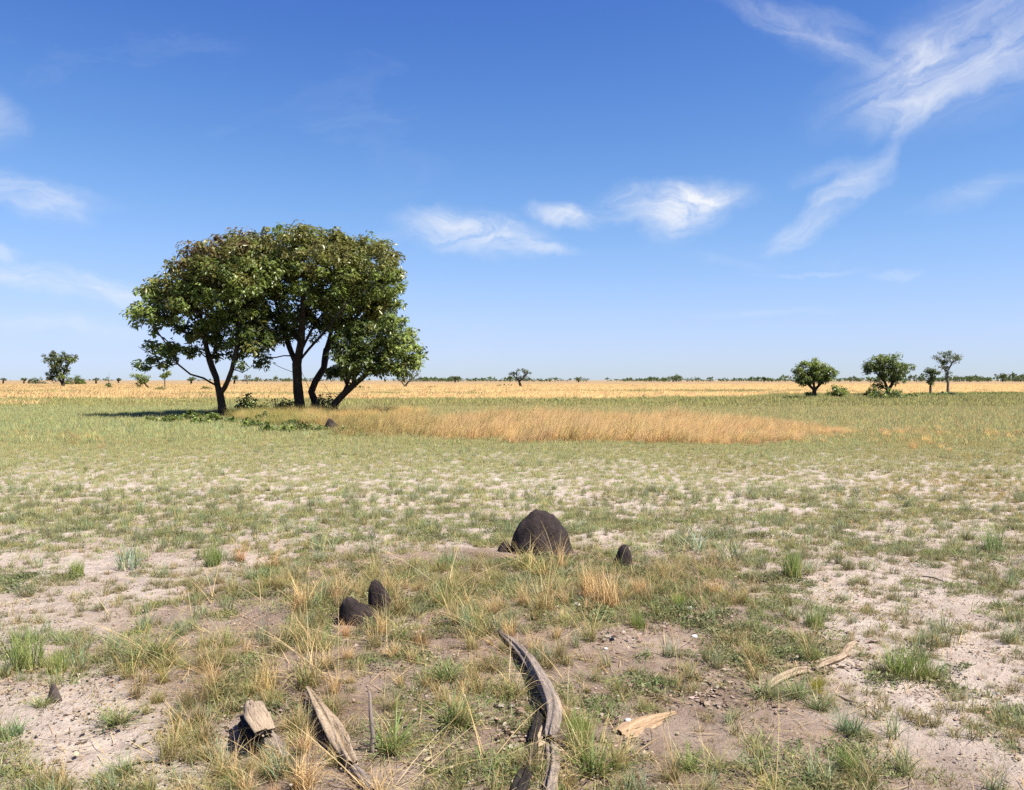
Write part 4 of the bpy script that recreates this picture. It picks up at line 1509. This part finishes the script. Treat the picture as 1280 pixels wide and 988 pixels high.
# sparse tufts on near sand
xy, r_ = sample(14000, 2.4, 13, 1.3, 41)
dens = 0.55 * fbm(xy[:, 0] / 0.22, xy[:, 1] / 0.22, 2, 41) + 0.45 * fbm(xy[:, 0] / 0.7, xy[:, 1] / 0.7, 2, 40) - 0.06 * sstep(8, 12, xy[:, 1]) - 0.20 * bare_mask(xy) + 0.03 * moundmask(xy[:, 0], xy[:, 1])
k = (dens > 0.41 + 0.22 * r_.random(len(xy))) & keepout(xy)
xy = xy[k]
n = len(xy)
scatter('fine_grass', 'sparse fine grey-green grass tufts over the near sand', 'grass', 'fine', xy, 0.45 + 0.7 * r_.random(n), tints(n, r_, (.82, .80, .70), .25), seed=1)
xy, r_ = sample(3600, 2.4, 13, 1.3, 42)
dens = fbm(xy[:, 0] / 0.35, xy[:, 1] / 0.35, 3, 42) - 0.25 * bare_mask(xy) + 0.05 * sstep(6, 9, xy[:, 1]) + .06 * (1 - moundmask(xy[:, 0], xy[:, 1]))
k = (dens > 0.52 + 0.2 * r_.random(len(xy))) & keepout(xy)
xy = xy[k]
n = len(xy)
scatter('pale_grass', 'pale blue-green wispy grass tufts standing on the near sand', 'grass', 'greytuft', xy, 0.55 + 0.75 * r_.random(n), tints(n, r_, (.88, .88, .74), .2), seed=2)
# weed mats, mostly on the brown rise
xy, r_ = sample(3400, 2.6, 10.5, 1.25, 43)
mm = moundmask(xy[:, 0], xy[:, 1])
dens = fbm(xy[:, 0] / 0.7, xy[:, 1] / 0.7, 3, 43) - 0.45 * bare_mask(xy) + 0.16 * mm
k = (dens > 0.56 + 0.18 * r_.random(len(xy))) & keepout(xy)
xy = xy[k]
n = len(xy)
scatter('weed_mats', 'low mats of small-leaved green weeds on the brown soil', 'weeds', 'mat', xy, 0.4 + 0.8 * r_.random(n), tints(n, r_, (.80, .78, .70), .25), seed=3, zs=1.0)
xy, r_ = sample(5200, 2.6, 11, 1.25, 44)
mm = moundmask(xy[:, 0], xy[:, 1])
dens = fbm(xy[:, 0] / 0.6, xy[:, 1] / 0.6, 3, 44) - 0.45 * bare_mask(xy) + 0.18 * mm
k = (dens > 0.52 + 0.18 * r_.random(len(xy))) & keepout(xy)
xy = xy[k]
n = len(xy)
scatter('creeping_grass', 'creeping short-bladed green grass in patches on the near ground', 'grass', 'bladet_mat', xy, 0.45 + 0.7 * r_.random(n), tints(n, r_, (.76, .78, .66), .25), seed=4)
# dry and mixed tussocks over the brown rise
xy, r_ = sample(2200, 2.8, 9.5, 1.0, 45)
mm = moundmask(xy[:, 0], xy[:, 1])
dens = fbm(xy[:, 0] / 0.9, xy[:, 1] / 0.9, 3, 45) * 0.7 + 0.36 * mm - 0.45 * bare_mask(xy)
k = (dens > 0.54 + 0.22 * r_.random(len(xy))) & keepout(xy) & (mm > .25)
xy = xy[k]
n = len(xy)
scatter('mixed_grass', 'half-dry mixed grass tufts on the brown rise', 'grass', 'mixed', xy, 0.30 + 0.50 * r_.random(n), tints(n, r_, (.84, .80, .68), .3), seed=5)
xy, r_ = sample(900, 2.8, 9.2, 1.0, 58)
mm = moundmask(xy[:, 0], xy[:, 1])
dens = fbm(xy[:, 0] / 0.8, xy[:, 1] / 0.8, 3, 74) * 0.8 + 0.30 * mm - 0.45 * bare_mask(xy)
k = (dens > 0.62 + 0.26 * r_.random(len(xy))) & keepout(xy) & (mm > .3)
xy = xy[k]
n = len(xy)
scatter('dry_grass', 'small straw and rust coloured dry grass tufts on the brown rise', 'grass', 'dry', xy, 0.22 + 0.34 * r_.random(n), tints(n, r_, (.92, .90, .80), .2), seed=23)
xy, r_ = sample(520, 3.0, 9.0, 0.9, 46)
mm = moundmask(xy[:, 0], xy[:, 1])
k = (mm > 0.6) & (xy[:, 0] < 1.3) & (r_.random(len(xy)) < 0.20) & (bare_mask(xy) < .6)
xy = xy[k]
n = len(xy)
scatter('straw_stalks', 'long arching dry straw stalks over the brown rise', 'grass', 'stalks', xy, 0.45 + 0.4 * r_.random(n), tints(n, r_, (1.05, 1.02, .95), .12), seed=6, zs=1.0)

# the open field beyond: small plants on pale sand, denser with distance
xy, r_ = sample(80000, 8.0, 28, 1.3, 47)
dens = fbm(xy[:, 0] / 0.12, xy[:, 1] / 0.12, 2, 47) + 0.06 * sstep(14, 26, xy[:, 1]) + .10 * (fbm(xy[:, 0] / 2.5, xy[:, 1] / 2.5, 2, 48) - .5)
k = (r_.random(len(xy)) < np.interp(xy[:, 1], [8, 10, 13, 17, 21, 27], [.28, .42, .56, .70, .80, .85]) + 1.1 * (dens - .52)) & keepout(xy) & (gold_patch(xy[:, 0], xy[:, 1]) < .5)
xy = xy[k]
n = len(xy)
px_, _ = topx(xy[:, 0], xy[:, 1])
brn = (sstep(600, 1100, px_) * sstep(.35, .65, fbm(xy[:, 0] / 5, xy[:, 1] / 5, 3, 55)))[:, None]
t_ = tints(n, r_, (1.03, 1.03, .84)) * (1 - brn) + tints(n, r_, (1.04, .89, .66)) * brn
scatter('field_grass', 'short grey-green grass plants dotted over the open sandy field', 'grass', 'midgrass', xy, (0.22 + 0.32 * r_.random(n)) * (1 + .35 * sstep(16, 27, xy[:, 1])), t_, seed=7)
xy, r_ = sample(2400, 8.0, 24, 1.3, 48)
k = (fbm(xy[:, 0] / 1.5, xy[:, 1] / 1.5, 3, 48) > 0.46 + 0.3 * r_.random(len(xy))) & keepout(xy)
xy = xy[k]
n = len(xy)
scatter('upright_grass', 'taller pale green upright tufts scattered over the field', 'grass', 'greytuft', xy, 0.6 + 0.8 * r_.random(n), tints(n, r_, (1.08, 1.05, .82)), seed=8)
# green belt
xy, r_ = sample(46000, 22, 62, 1.3, 49)
k = (gold_patch(xy[:, 0], xy[:, 1]) < .5) & (gold_far(xy[:, 0], xy[:, 1]) < 0.6) & (r_.random(len(xy)) < sstep(20, 34, xy[:, 1]) * .9 + .1)
xy = xy[k]
n = len(xy)
scatter('belt_grass', 'even grey-green grass belt behind the sandy field', 'grass', 'midgrass', xy, 0.8 + 0.7 * r_.random(n), tints(n, r_, (1.10, 1.05, .86), .14) * np.where(topx(xy[:, 0], xy[:, 1])[0][:, None] < 300 + 200 * r_.random((n, 1)), [[.90, 1.02, 1.02]], [[1, 1, 1]]), seed=9)
xy, r_ = sample(15000, 52, 130, 1.3, 50)
k = gold_far(xy[:, 0], xy[:, 1]) < 0.5
xy = xy[k]
n = len(xy)
scatter('far_green_grass', 'far green grass in front of the gold plain', 'grass', 'fargrass', xy, 0.8 + 0.7 * r_.random(n), tints(n, r_, (1.16, 1.04, .78), .12), seed=10)
# gold patch in front of the trees
xy, r_ = sample(60000, 20, 38, 1.0, 51)
gp = gold_patch(xy[:, 0], xy[:, 1])
k = (gp > 0.1 + .85 * r_.random(len(xy))) & (r_.random(len(xy)) < .36 * sstep(.30, .55, fbm(xy[:, 0] / 1.1, xy[:, 1] / 1.1, 3, 76) + .1))
xy = xy[k]
n = len(xy)
px_, py_ = topx(xy[:, 0], xy[:, 1])
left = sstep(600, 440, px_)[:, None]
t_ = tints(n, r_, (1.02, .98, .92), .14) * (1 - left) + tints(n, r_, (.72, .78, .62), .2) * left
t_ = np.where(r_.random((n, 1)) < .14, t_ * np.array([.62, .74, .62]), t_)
sc_ = (0.5 + 0.75 * r_.random(n)) * (0.55 + .9 * fbm(xy[:, 0] / .7, xy[:, 1] / .7, 2, 75)) * (0.42 + .58 * sstep(1060, 800, px_)) * (0.7 + .3 * sstep(430, 620, px_)) * (0.8 + .4 * fbm(xy[:, 0] / 1.1, xy[:, 1] / 1.1, 2, 61))
scatter('gold_grass', 'tall golden dry grass strip leaning right beside the big trees', 'grass', 'tallgold', xy, sc_, t_, seed=11, keep_az=True, tilt=.08)
# dry grass round the foot of the trees and stray gold wisps
xy1 = np.stack([rng.uniform(-13.2, -3.6, 3200), rng.uniform(30.5, 40.5, 3200)], 1)
px_, py_ = topx(xy1[:, 0], xy1[:, 1])
k = (px_ > 270) & (px_ < 530) & (py_ < 524 + 22 * sstep(270, 400, px_)) & (fbm(xy1[:, 0] / 1.6, xy1[:, 1] / 1.6, 3, 62) > .42)
xy1 = xy1[k]
n = len(xy1)
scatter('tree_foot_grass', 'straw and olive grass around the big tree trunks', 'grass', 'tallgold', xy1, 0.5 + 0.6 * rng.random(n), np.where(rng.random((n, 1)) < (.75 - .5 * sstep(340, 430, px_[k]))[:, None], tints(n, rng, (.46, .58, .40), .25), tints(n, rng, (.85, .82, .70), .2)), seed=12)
pts = []
for (px, py, sx, sy, c) in [(90, 551, 10, 2, 26), (118, 553, 8, 2, 10), (1110, 541, 26, 2, 60), (1130, 548, 30, 4, 40), (1245, 545, 12, 2, 24), (1180, 556, 30, 5, 30), (1040, 545, 20, 3, 40)]:
    for _ in range(c // 2):
        g = P(px + rng.normal() * sx * 1.3, py + rng.normal() * sy * 1.3)
        pts.append((g.x, g.y))
xy1 = np.array(pts)
n = len(xy1)
scatter('rusty_wisps', 'small patches of orange dry grass at the edge of the field', 'grass', 'tallgold', xy1, 0.28 + 0.25 * rng.random(n), tints(n, rng, (.92, .82, .70), .15), seed=13)
# leafy plants under the trees, too many to tell apart
proto('leafy', *[weeds(70, .26, .22, .12, [(.13, .18, .04), (.18, .24, .06), (.22, .27, .07), (.10, .14, .03)], 620 + k, .5) for k in range(4)], mat=M_leaf_i)
pts = []
for _ in range(85):
    px = rng.uniform(200, 455)
    py = rng.normal(np.interp(px, [200, 260, 330, 400, 455], [525, 527, 530, 537, 540]), 6.5)
    if 517 < py < 541 and math.hypot(px - 416, (py - 540) * 2.5) > 24 and fbm(np.array([px / 22]), np.array([py / 7]), 2, 73)[0] > .42:
        g = P(px, py)
        pts.append((g.x, g.y))
xy1 = np.array(pts)
n = len(xy1)
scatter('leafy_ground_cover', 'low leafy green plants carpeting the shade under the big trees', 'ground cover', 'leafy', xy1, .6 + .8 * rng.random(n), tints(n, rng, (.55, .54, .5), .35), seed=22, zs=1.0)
# gold plain
xy, r_ = sample(26000, 50, 330, 1.25, 52)
k = gold_far(xy[:, 0], xy[:, 1]) > 0.35 + .3 * r_.random(len(xy))
near_ = np.clip(140 / xy[:, 1], 0.35, 1)
k &= r_.random(len(xy)) < near_ + .3
xy = xy[k]
n = len(xy)
scatter('gold_plain_grass', 'wide plain of pale gold dry grass running to the horizon', 'grass', 'fargold', xy, 0.75 + 0.5 * r_.random(n), tints(n, r_, (1.10, 1.06, .98), .06, .03), seed=14, keep_az=True, tilt=.05)
# brush line on the green edge at the right
xy1 = np.stack([rng.uniform(38, 75, 1500), rng.uniform(86, 97, 1500)], 1)
xy1 = xy1[fbm(xy1[:, 0] / 4, xy1[:, 1] / 3, 3, 63) > .48]
n = len(xy1)
scatter('edge_brush', 'low dark green brush along the edge of the gold plain', 'ground cover', 'fargrass', xy1, 0.9 + 0.9 * rng.random(n), tints(n, rng, (.6, .78, .42), .2), seed=15)

# ---- tiny seedlings and dead bits peppering the near ground
proto('seedling', *[join(blades(7, (.012, .035), .02, (.2, 1.3), .6, .004, OLIVE + GREY[:2], 600 + k, 2), blades(3, (.01, .04), .03, (.8, 1.5), .3, .003, RUST + STRAW[:1], 605 + k, 2)) for k in range(4)])
xy, r_ = sample(24000, 2.4, 12, 1.25, 56)
dens = fbm(xy[:, 0] / .45, xy[:, 1] / .45, 3, 66) - .10 * bare_mask(xy) + .08 * moundmask(xy[:, 0], xy[:, 1])
xy = xy[dens > .40 + .16 * r_.random(len(xy))]
n = len(xy)
scatter('seedlings', 'tiny scattered seedlings and dead stubble peppering the near sand', 'ground cover', 'seedling', xy, .6 + .9 * r_.random(n), tints(n, r_, (.8, .76, .68), .3), seed=19)

# ---- leaf litter
def litter(seed, n=26, r=.16, pal=None, size=.03):
    r_ = np.random.default_rng(seed)
    V, T, C = [], [], []
    for i in range(n):
        a = r_.random() * 6.283
        q = r * math.sqrt(r_.random())
        L_ = size * (.5 + r_.random())
        w_ = L_ * (.3 + .3 * r_.random())
        yaw = r_.random() * 6.283
        dx, dy = math.cos(yaw), math.sin(yaw)
        z0 = .002 + .004 * r_.random()
        cu = .002 + .006 * r_.random()
        c = np.array([q * math.cos(a), q * math.sin(a), z0])
        d = np.array([dx, dy, 0])
        s = np.array([-dy, dx, 0])
        b = len(V) * 6
        V.append(np.array([c - d * L_ / 2 + [0, 0, cu], c - s * w_ / 2 - d * L_ * .1, c - s * w_ / 2 + d * L_ * .2 + [0, 0, cu * .5], c + d * L_ / 2 + [0, 0, cu * 1.2],
                           c + s * w_ / 2 + d * L_ * .2 + [0, 0, cu], c + s * w_ / 2 - d * L_ * .1 + [0, 0, cu * .7]]))
        T += [[b, b + 1, b + 2], [b, b + 2, b + 3], [b, b + 3, b + 4], [b, b + 4, b + 5]]
        cc = np.array(pal[r_.integers(0, len(pal))]) * (.7 + .6 * r_.random())
        C.append(np.repeat(cc[None], 6, 0))
    return np.concatenate(V), np.zeros((0, 4), int), np.array(T), np.concatenate(C)


LIT = [(.10, .065, .045), (.16, .10, .065), (.24, .155, .10), (.11, .075, .05), (.36, .28, .21), (.30, .21, .14)]
proto('litter', *[litter(500 + k, 16, .17, LIT, .020) for k in range(4)], mat=M_litter)
ICO1 = icosphere(1)


def clods(seed, n, r, lo, hi, pal):
    r_ = np.random.default_rng(seed)
    parts = []
    for i in range(n):
        v, f = ICO1
        sz = lo + (hi - lo) * r_.random() ** 3
        v = v * (0.75 + 0.5 * r_.random((len(v), 1))) * sz * np.array([1, 1, .7])
        a = r_.random() * 6.283
        q = r * math.sqrt(r_.random())
        c = np.array(pal[r_.integers(0, len(pal))]) * (.8 + .4 * r_.random())
        parts.append((v + np.array([q * math.cos(a), q * math.sin(a), sz * .3]), np.zeros((0, 4), int), f, np.repeat(c[None], len(v), 0)))
    return join(*parts)


proto('crumbs', *[clods(510 + k, 34, .26, .0015, .0075, [(.30, .23, .175), (.34, .27, .21), (.25, .185, .135), (.30, .225, .165)]) for k in range(4)], mat=M_litter)
proto('straws', *[blades(6, (.08, .22), .14, (1.35, 1.55), .05, .0035, STRAW + [(.30, .24, .17)], 520 + k, 3) for k in range(4)])
xy, r_ = sample(2600, 2.4, 10, 1.25, 53)
dens = fbm(xy[:, 0] / 0.6, xy[:, 1] / 0.6, 3, 64) + .14 * moundmask(xy[:, 0], xy[:, 1])
xy = xy[dens > .63 + .12 * r_.random(len(xy))]
n = len(xy)
scatter('leaf_litter', 'dead brown leaves and pale flakes littering the near soil', 'litter', 'litter', xy, .5 + .7 * r_.random(n), tints(n, r_), seed=16, tilt=.05)
proto('flakes', *[litter(530 + k, 14, .14, [(.28, .22, .17), (.22, .16, .115), (.16, .105, .07), (.10, .07, .05), (.36, .29, .22)], .034) for k in range(4)], mat=M_litter)
pts = []
for (px, py, sx, sy, c) in [(690, 960, 40, 22, 26), (660, 900, 30, 20, 12), (560, 890, 40, 25, 16), (880, 860, 45, 20, 22), (800, 782, 35, 14, 18), (1060, 815, 22, 12, 16),
                            (330, 880, 30, 18, 14), (200, 940, 60, 25, 18), (490, 800, 40, 14, 12), (640, 745, 40, 12, 12), (900, 740, 50, 16, 16), (960, 840, 30, 12, 10)]:
    for _ in range(c):
        g = P(px + rng.normal() * sx, py + rng.normal() * sy)
        pts.append((g.x, g.y))
xy1 = np.array(pts)
n = len(xy1)
scatter('bark_flakes', 'bark flakes and dead leaves gathered beside logs and weeds', 'litter', 'flakes', xy1, .5 + .6 * rng.random(n), tints(n, rng, (1, 1, 1), .25), seed=21, tilt=.08)
xy, r_ = sample(2400, 2.4, 11, 1.25, 54)
xy = xy[fbm(xy[:, 0] / .7, xy[:, 1] / .7, 3, 65) > .40]
n = len(xy)
scatter('soil_crumbs', 'crumbs of brown soil strewn over the near sand', 'litter', 'crumbs', xy, .6 + .8 * r_.random(n), tints(n, r_), seed=17, tilt=.03)
xy, r_ = sample(2600, 2.4, 9, 1.2, 55)
xy = xy[r_.random(len(xy)) < .25 + .7 * moundmask(xy[:, 0], xy[:, 1])]
n = len(xy)
scatter('loose_straw', 'loose dry straws lying flat on the near sand', 'straw', 'straws', xy, .6 + .8 * r_.random(n), tints(n, r_), seed=18, tilt=.02, zoff=.006)

# ---- single clumps that stand out
HREF = {'green': .21, 'radiate': .16, 'blue': .15, 'dry': .34, 'goldtussock': .30, 'mixed': .22, 'mat': .045, 'bladet_mat': .06, 'greytuft': .14, 'stalks': .5, 'fine': .08}
CL = [  # proto, px, py (foot), height px, width factor, tint, label
    ('green', 32, 838, 62, .95, (1, 1, .9), 'biggest bright green upright grass clump on sand by the little earth spike'),
    ('green', 70, 842, 34, 1.0, (1.05, .98, .8), 'yellowish green grass clump leaning against the biggest bright green clump'),
    ('green', 1019, 784, 30, 1.0, (1, 1, .85), 'compact bright green grass clump on bare sand above the bleached branch'),
    ('green', 990, 722, 48, .75, (1.1, 1.12, .95), 'tall pale green grass clump at the edge of the brown rise'),
    ('green', 266, 708, 34, .9, (.95, 1, .8), 'bright green grass clump between two bare sand patches'),
    ('blue', 330, 724, 24, 1.5, (.95, 1.05, .75), 'low spreading green grass clump under the orange dry grass'),
    ('green', 1130, 846, 46, 1.3, (1.0, 1.0, .85), 'wide green grass stand beside the bleached branch fork'),
    ('green', 1160, 850, 36, 1.0, (1.02, .95, .8), 'yellow-green grass clump joined to the wide green stand'),
    ('blue', 1062, 917, 40, 1.1, (.92, 1.0, 1.0), 'blue-green rounded grass clump on pale sand'),
    ('greytuft', 1115, 922, 52, .8, (1, 1.1, .8), 'thin upright light green tuft beside the blue-green clump'),
    ('green', 1062, 966, 42, .95, (1, .98, .85), 'yellow-green grass clump below the blue-green clump'),
    ('radiate', 742, 968, 60, 1.15, (1, 1.05, .8), 'large spiky green grass clump at the splintered log butt'),
    ('green', 722, 930, 58, .8, (.95, 1.0, .75), 'upright green grass clump against the curved log'),
    ('radiate', 186, 826, 50, 1.35, (.85, .92, .8), 'dark green spiky grass clump with long yellow stalks'),
    ('blue', 556, 708, 22, 1.4, (1, 1.1, .75), 'small low bright green clump on bare soil left of the biggest mound'),
    ('green', 797, 786, 32, .9, (1, 1, .8), 'green grass clump below the small upright mound'),
    ('green', 848, 762, 26, 1.0, (1, 1.05, .75), 'small fresh green clump right of the small upright mound'),
    ('blue', 12, 922, 30, 1.6, (.9, 1.0, .85), 'low blue-green grass cushion on pinkish sand by the earth spike'),
    ('radiate', 50, 884, 22, 1.3, (1.1, 1.1, 1), 'pale low grass cushion left of the little earth spike'),
    ('radiate', 958, 872, 36, 1.2, (.95, 1.0, 1.0), 'grey-green spiky tuft at the left end of the bleached branch'),
    ('radiate', 996, 872, 32, 1.2, (.95, 1.0, 1.0), 'grey-green spiky tuft under the bleached branch'),
    ('radiate', 1025, 888, 30, 1.1, (.9, .95, .95), 'small spiky tuft below the bleached branch by the dark stick'),
    ('green', 1020, 866, 26, .9, (1.5, 1.15, .5), 'yellow-orange tinted tuft growing through the bleached branch'),
    ('mixed', 895, 962, 44, 1.3, (.9, 1.05, .8), 'wide tangled green tuft right of the flat tan wood slab'),
    ('radiate', 862, 962, 36, 1.0, (.95, 1.1, .8), 'spiky green tuft beside the wide tangled tuft'),
    ('mixed', 960, 990, 40, 1.3, (1.05, 1.05, .7), 'yellow-green tuft on sand right of the wide tangled tuft'),
    ('goldtussock', 758, 758, 54, 1.0, (1, .95, .85), 'thick gold grass tussock in front of the small upright mound'),
    ('goldtussock', 742, 748, 52, .9, (1, .92, .8), 'gold tussock joined to the left of the thick tussock'),
    ('goldtussock', 800, 742, 28, .9, (.95, .85, .75), 'rust-gold tussock at the right foot of the small upright mound'),
    ('dry', 682, 765, 92, .7, (1, 1, .9), 'tall thin straw tussock in front of the biggest mound'),
    ('mixed', 655, 712, 52, 1.1, (1.05, 1.0, .8), 'half-green tussock at the left foot of the biggest mound'),
    ('dry', 700, 712, 56, .9, (1, .95, .85), 'dry tussock at the right foot of the biggest mound'),
    ('mixed', 672, 722, 50, 1.2, (1.1, 1.0, .75), 'yellowish tussock hugging the front of the biggest mound'),
    ('dry', 478, 792, 40, .8, (1.05, .85, .75), 'rusty dry tussock in front of the narrow upright mound'),
    ('dry', 432, 796, 40, .9, (1, .8, .7), 'reddish dry tussock below the sloping dark lump'),
    ('dry', 424, 748, 66, .9, (1, 1, .9), 'straw tussock behind the sloping dark lump'),
    ('dry', 378, 760, 62, 1.1, (1, .95, .8), 'broad dry tussock on brown soil left of the sloping lump'),
    ('mixed', 385, 858, 90, .9, (1, .95, .8), 'tall tussock with long straws at the split log tip'),
    ('dry', 418, 866, 60, .8, (.9, .8, .7), 'short rusty tussock right of the split log tip'),
    ('mixed', 340, 712, 40, 1.1, (1.15, .85, .65), 'orange-brown dry grass behind the low spreading clump'),
    ('dry', 300, 702, 40, .9, (1.1, .85, .7), 'orange dry tuft beside the bare sand patches'),
    ('mixed', 600, 792, 62, 1.0, (.95, .95, .75), 'tussock at the thin end of the curved log'),
    ('mixed', 640, 870, 62, 1.1, (1, .98, .85), 'straw-filled tussock in the bend of the curved log'),
    ('mixed', 560, 760, 56, 1.0, (.9, 1.0, .75), 'green and straw tussock right of the narrow upright mound'),
    ('mixed', 500, 800, 50, 1.1, (.85, .98, .75), 'dark green tussock below the narrow upright mound'),
    ('mixed', 735, 800, 54, .9, (1, 1, .75), 'tussock between the curved log and the thick gold tussock'),
    ('radiate', 490, 940, 56, 1.1, (.9, 1.0, .75), 'spiky green tussock right of the upright stick'),
    ('mixed', 290, 972, 48, 1.2, (1.1, 1.0, .8), 'straw tussock in front of the broken stump'),
    ('dry', 380, 985, 76, 1.1, (1.1, 1.0, .85), 'spreading straw tussock between stump and split log'),
    ('mixed', 250, 930, 52, 1.2, (.95, 1.0, .8), 'half-green tussock left of the broken stump'),
    ('dry', 470, 1000, 70, 1.1, (1.1, 1.05, .9), 'wide straw tussock below the split log\'s lower end'),
    ('radiate', 160, 968, 32, 1.2, (.9, 1.0, .8), 'dark green low tuft on pinkish sand near fallen twig'),
    ('radiate', 148, 905, 34, 1.3, (.95, 1, .85), 'low green tuft on the sand edge left of the stump'),
    ('radiate', 570, 905, 46, 1.2, (.85, 1.0, .75), 'leafy green tussock left of the curved log\'s butt'),
    ('radiate', 560, 850, 36, 1.2, (.9, 1.0, .8), 'short green tussock in the open middle of the rise'),
    ('mixed', 705, 900, 40, .8, (1.2, .9, .7), 'small orange-brown tuft just right of the curved log'),
    ('green', 1240, 690, 36, .9, (.95, 1.05, 1.1), 'pale blue-green upright clump at the right field edge'),
    ('greytuft', 915, 700, 46, 1.1, (1, 1.1, 1.1), 'pale wispy clump behind the brown rise'),
    ('greytuft', 865, 690, 46, 1.2, (.95, 1.1, 1.1), 'pale blue wispy clump right of the biggest mound'),
    ('greytuft', 160, 712, 44, 1.1, (.95, 1.08, 1.2), 'bluish wispy tuft beside the left bare sand patch'),
    ('green', 95, 720, 28, .9, (1.1, 1.1, .8), 'light green tuft left of the left bare sand patch'),
    ('greytuft', 405, 690, 36, 1.3, (1, 1.1, .95), 'pale green clump behind the straw tussocks'),
]
seen = {}
for q, (key, px, py, hp, wf, tn, lb) in enumerate(CL):
    g = P(px, py)
    s = hp * g.y / F / HREF[key] * (0.84 if key in ('dry', 'mixed') else 1.0)
    pr = PROTO[key]
    o = obj('grass_clump', pr[q % len(pr)], loc=(g.x, g.y, g.z - .004))
    o.scale = (s * wf, s * wf, s)
    o.rotation_euler = (0, 0, (q * 2.399) % 6.283)
    o['tint'] = [float(v) for v in tn] + [1.0]
    tag(o, lb, 'grass clump', 'grass clumps that stand out in the foreground')

# long arching straws around the rise, each bundle laid as in the photograph (foot px, towards px)
AR = [(430, 800, 330, 800), (420, 850, 300, 790), (385, 850, 300, 840), (330, 752, 245, 748), (410, 742, 330, 755), (480, 1000, 250, 900), (500, 990, 700, 940),
      (690, 860, 600, 940), (700, 850, 590, 880), (640, 820, 545, 800), (620, 800, 520, 830), (140, 770, 70, 770), (160, 800, 90, 770), (820, 700, 700, 660),
      (880, 720, 810, 668), (440, 985, 620, 1000), (560, 740, 610, 690), (600, 960, 700, 870), (360, 970, 470, 930)]
protos_arch = []
for q, (fx, fy, tx, ty) in enumerate(AR):
    a_, b_ = P(fx, fy), P(tx, ty)
    v = b_ - a_
    L_ = min(1.0, max(.35, math.hypot(v.x, v.y)))
    b = blades(4, (L_ * .6, L_ * 1.1), .04, (.9, 1.3), .55, .0038, STRAW, 700 + q, 8, None, droop=.3, az=math.atan2(v.y, v.x))
    protos_arch.append((a_, b))
VV = join(*[(b[0] + np.array([a_.x, a_.y, a_.z]), b[1], b[2], b[3]) for a_, b in protos_arch])
o = obj('arching_straw', gmesh('arching_straw', VV))
o['tint'] = [1.05, 1.02, .95, 1.0]
tag(o, 'long bent straws arching low over soil, logs and tussocks', 'straw', kind='stuff')

# ------------------------------------------------------------------ far wood on the horizon
def crown_proto(seed, w_, h_, pal):
    r_ = np.random.default_rng(seed)
    k = 16
    tips = r_.normal(size=(k, 3)) * np.array([w_ * .28, w_ * .28, h_ * .16]) + np.array([0, 0, h_ * .66])
    pc = np.array([PAL[pal[r_.integers(0, len(pal))]] for _ in range(k)])
    V, T, C = leaf_cloud(tips, None, 18, h_ * .17, h_ * .16, pc, r_, .8, .7)
    V[:, 2] = np.maximum(V[:, 2], 0)
    tv, tq = tube_mesh([(np.array([[0, 0, -.2], [.1, 0, h_ * .35], [0, .1, h_ * .7]]), np.array([.28, .2, .1]))], 5, 6)
    return join((V, np.zeros((0, 4), int), T, C), (tv, tq[0], tq[1], np.ones((len(tv), 3)) * .05))


proto('wood', crown_proto(1, 6, 5, ['dark', 'deep']), crown_proto(2, 8, 4.2, ['dark', 'far']), crown_proto(3, 5, 6, ['dark']), crown_proto(4, 9, 3.4, ['deep', 'dark']), mat=M_leaf_i)
r_ = np.random.default_rng(77)
pts = []
for _ in range(5200):
    px = r_.uniform(-260, 1540)
    dist = r_.uniform(780, 1500)
    x = (px - 640) / F * dist
    thick = np.interp(px, [-260, 160, 330, 520, 900, 1150, 1280, 1540], [.04, .04, .16, .40, .40, .66, .95, .95])
    if fbm(np.array([x / 55]), np.array([dist / 160]), 3, 71)[0] > .62 - .30 * thick + .1 * r_.random():
        pts.append((x, dist))
xy1 = np.array(pts)
n = len(xy1)
px_, _ = topx(xy1[:, 0], xy1[:, 1])
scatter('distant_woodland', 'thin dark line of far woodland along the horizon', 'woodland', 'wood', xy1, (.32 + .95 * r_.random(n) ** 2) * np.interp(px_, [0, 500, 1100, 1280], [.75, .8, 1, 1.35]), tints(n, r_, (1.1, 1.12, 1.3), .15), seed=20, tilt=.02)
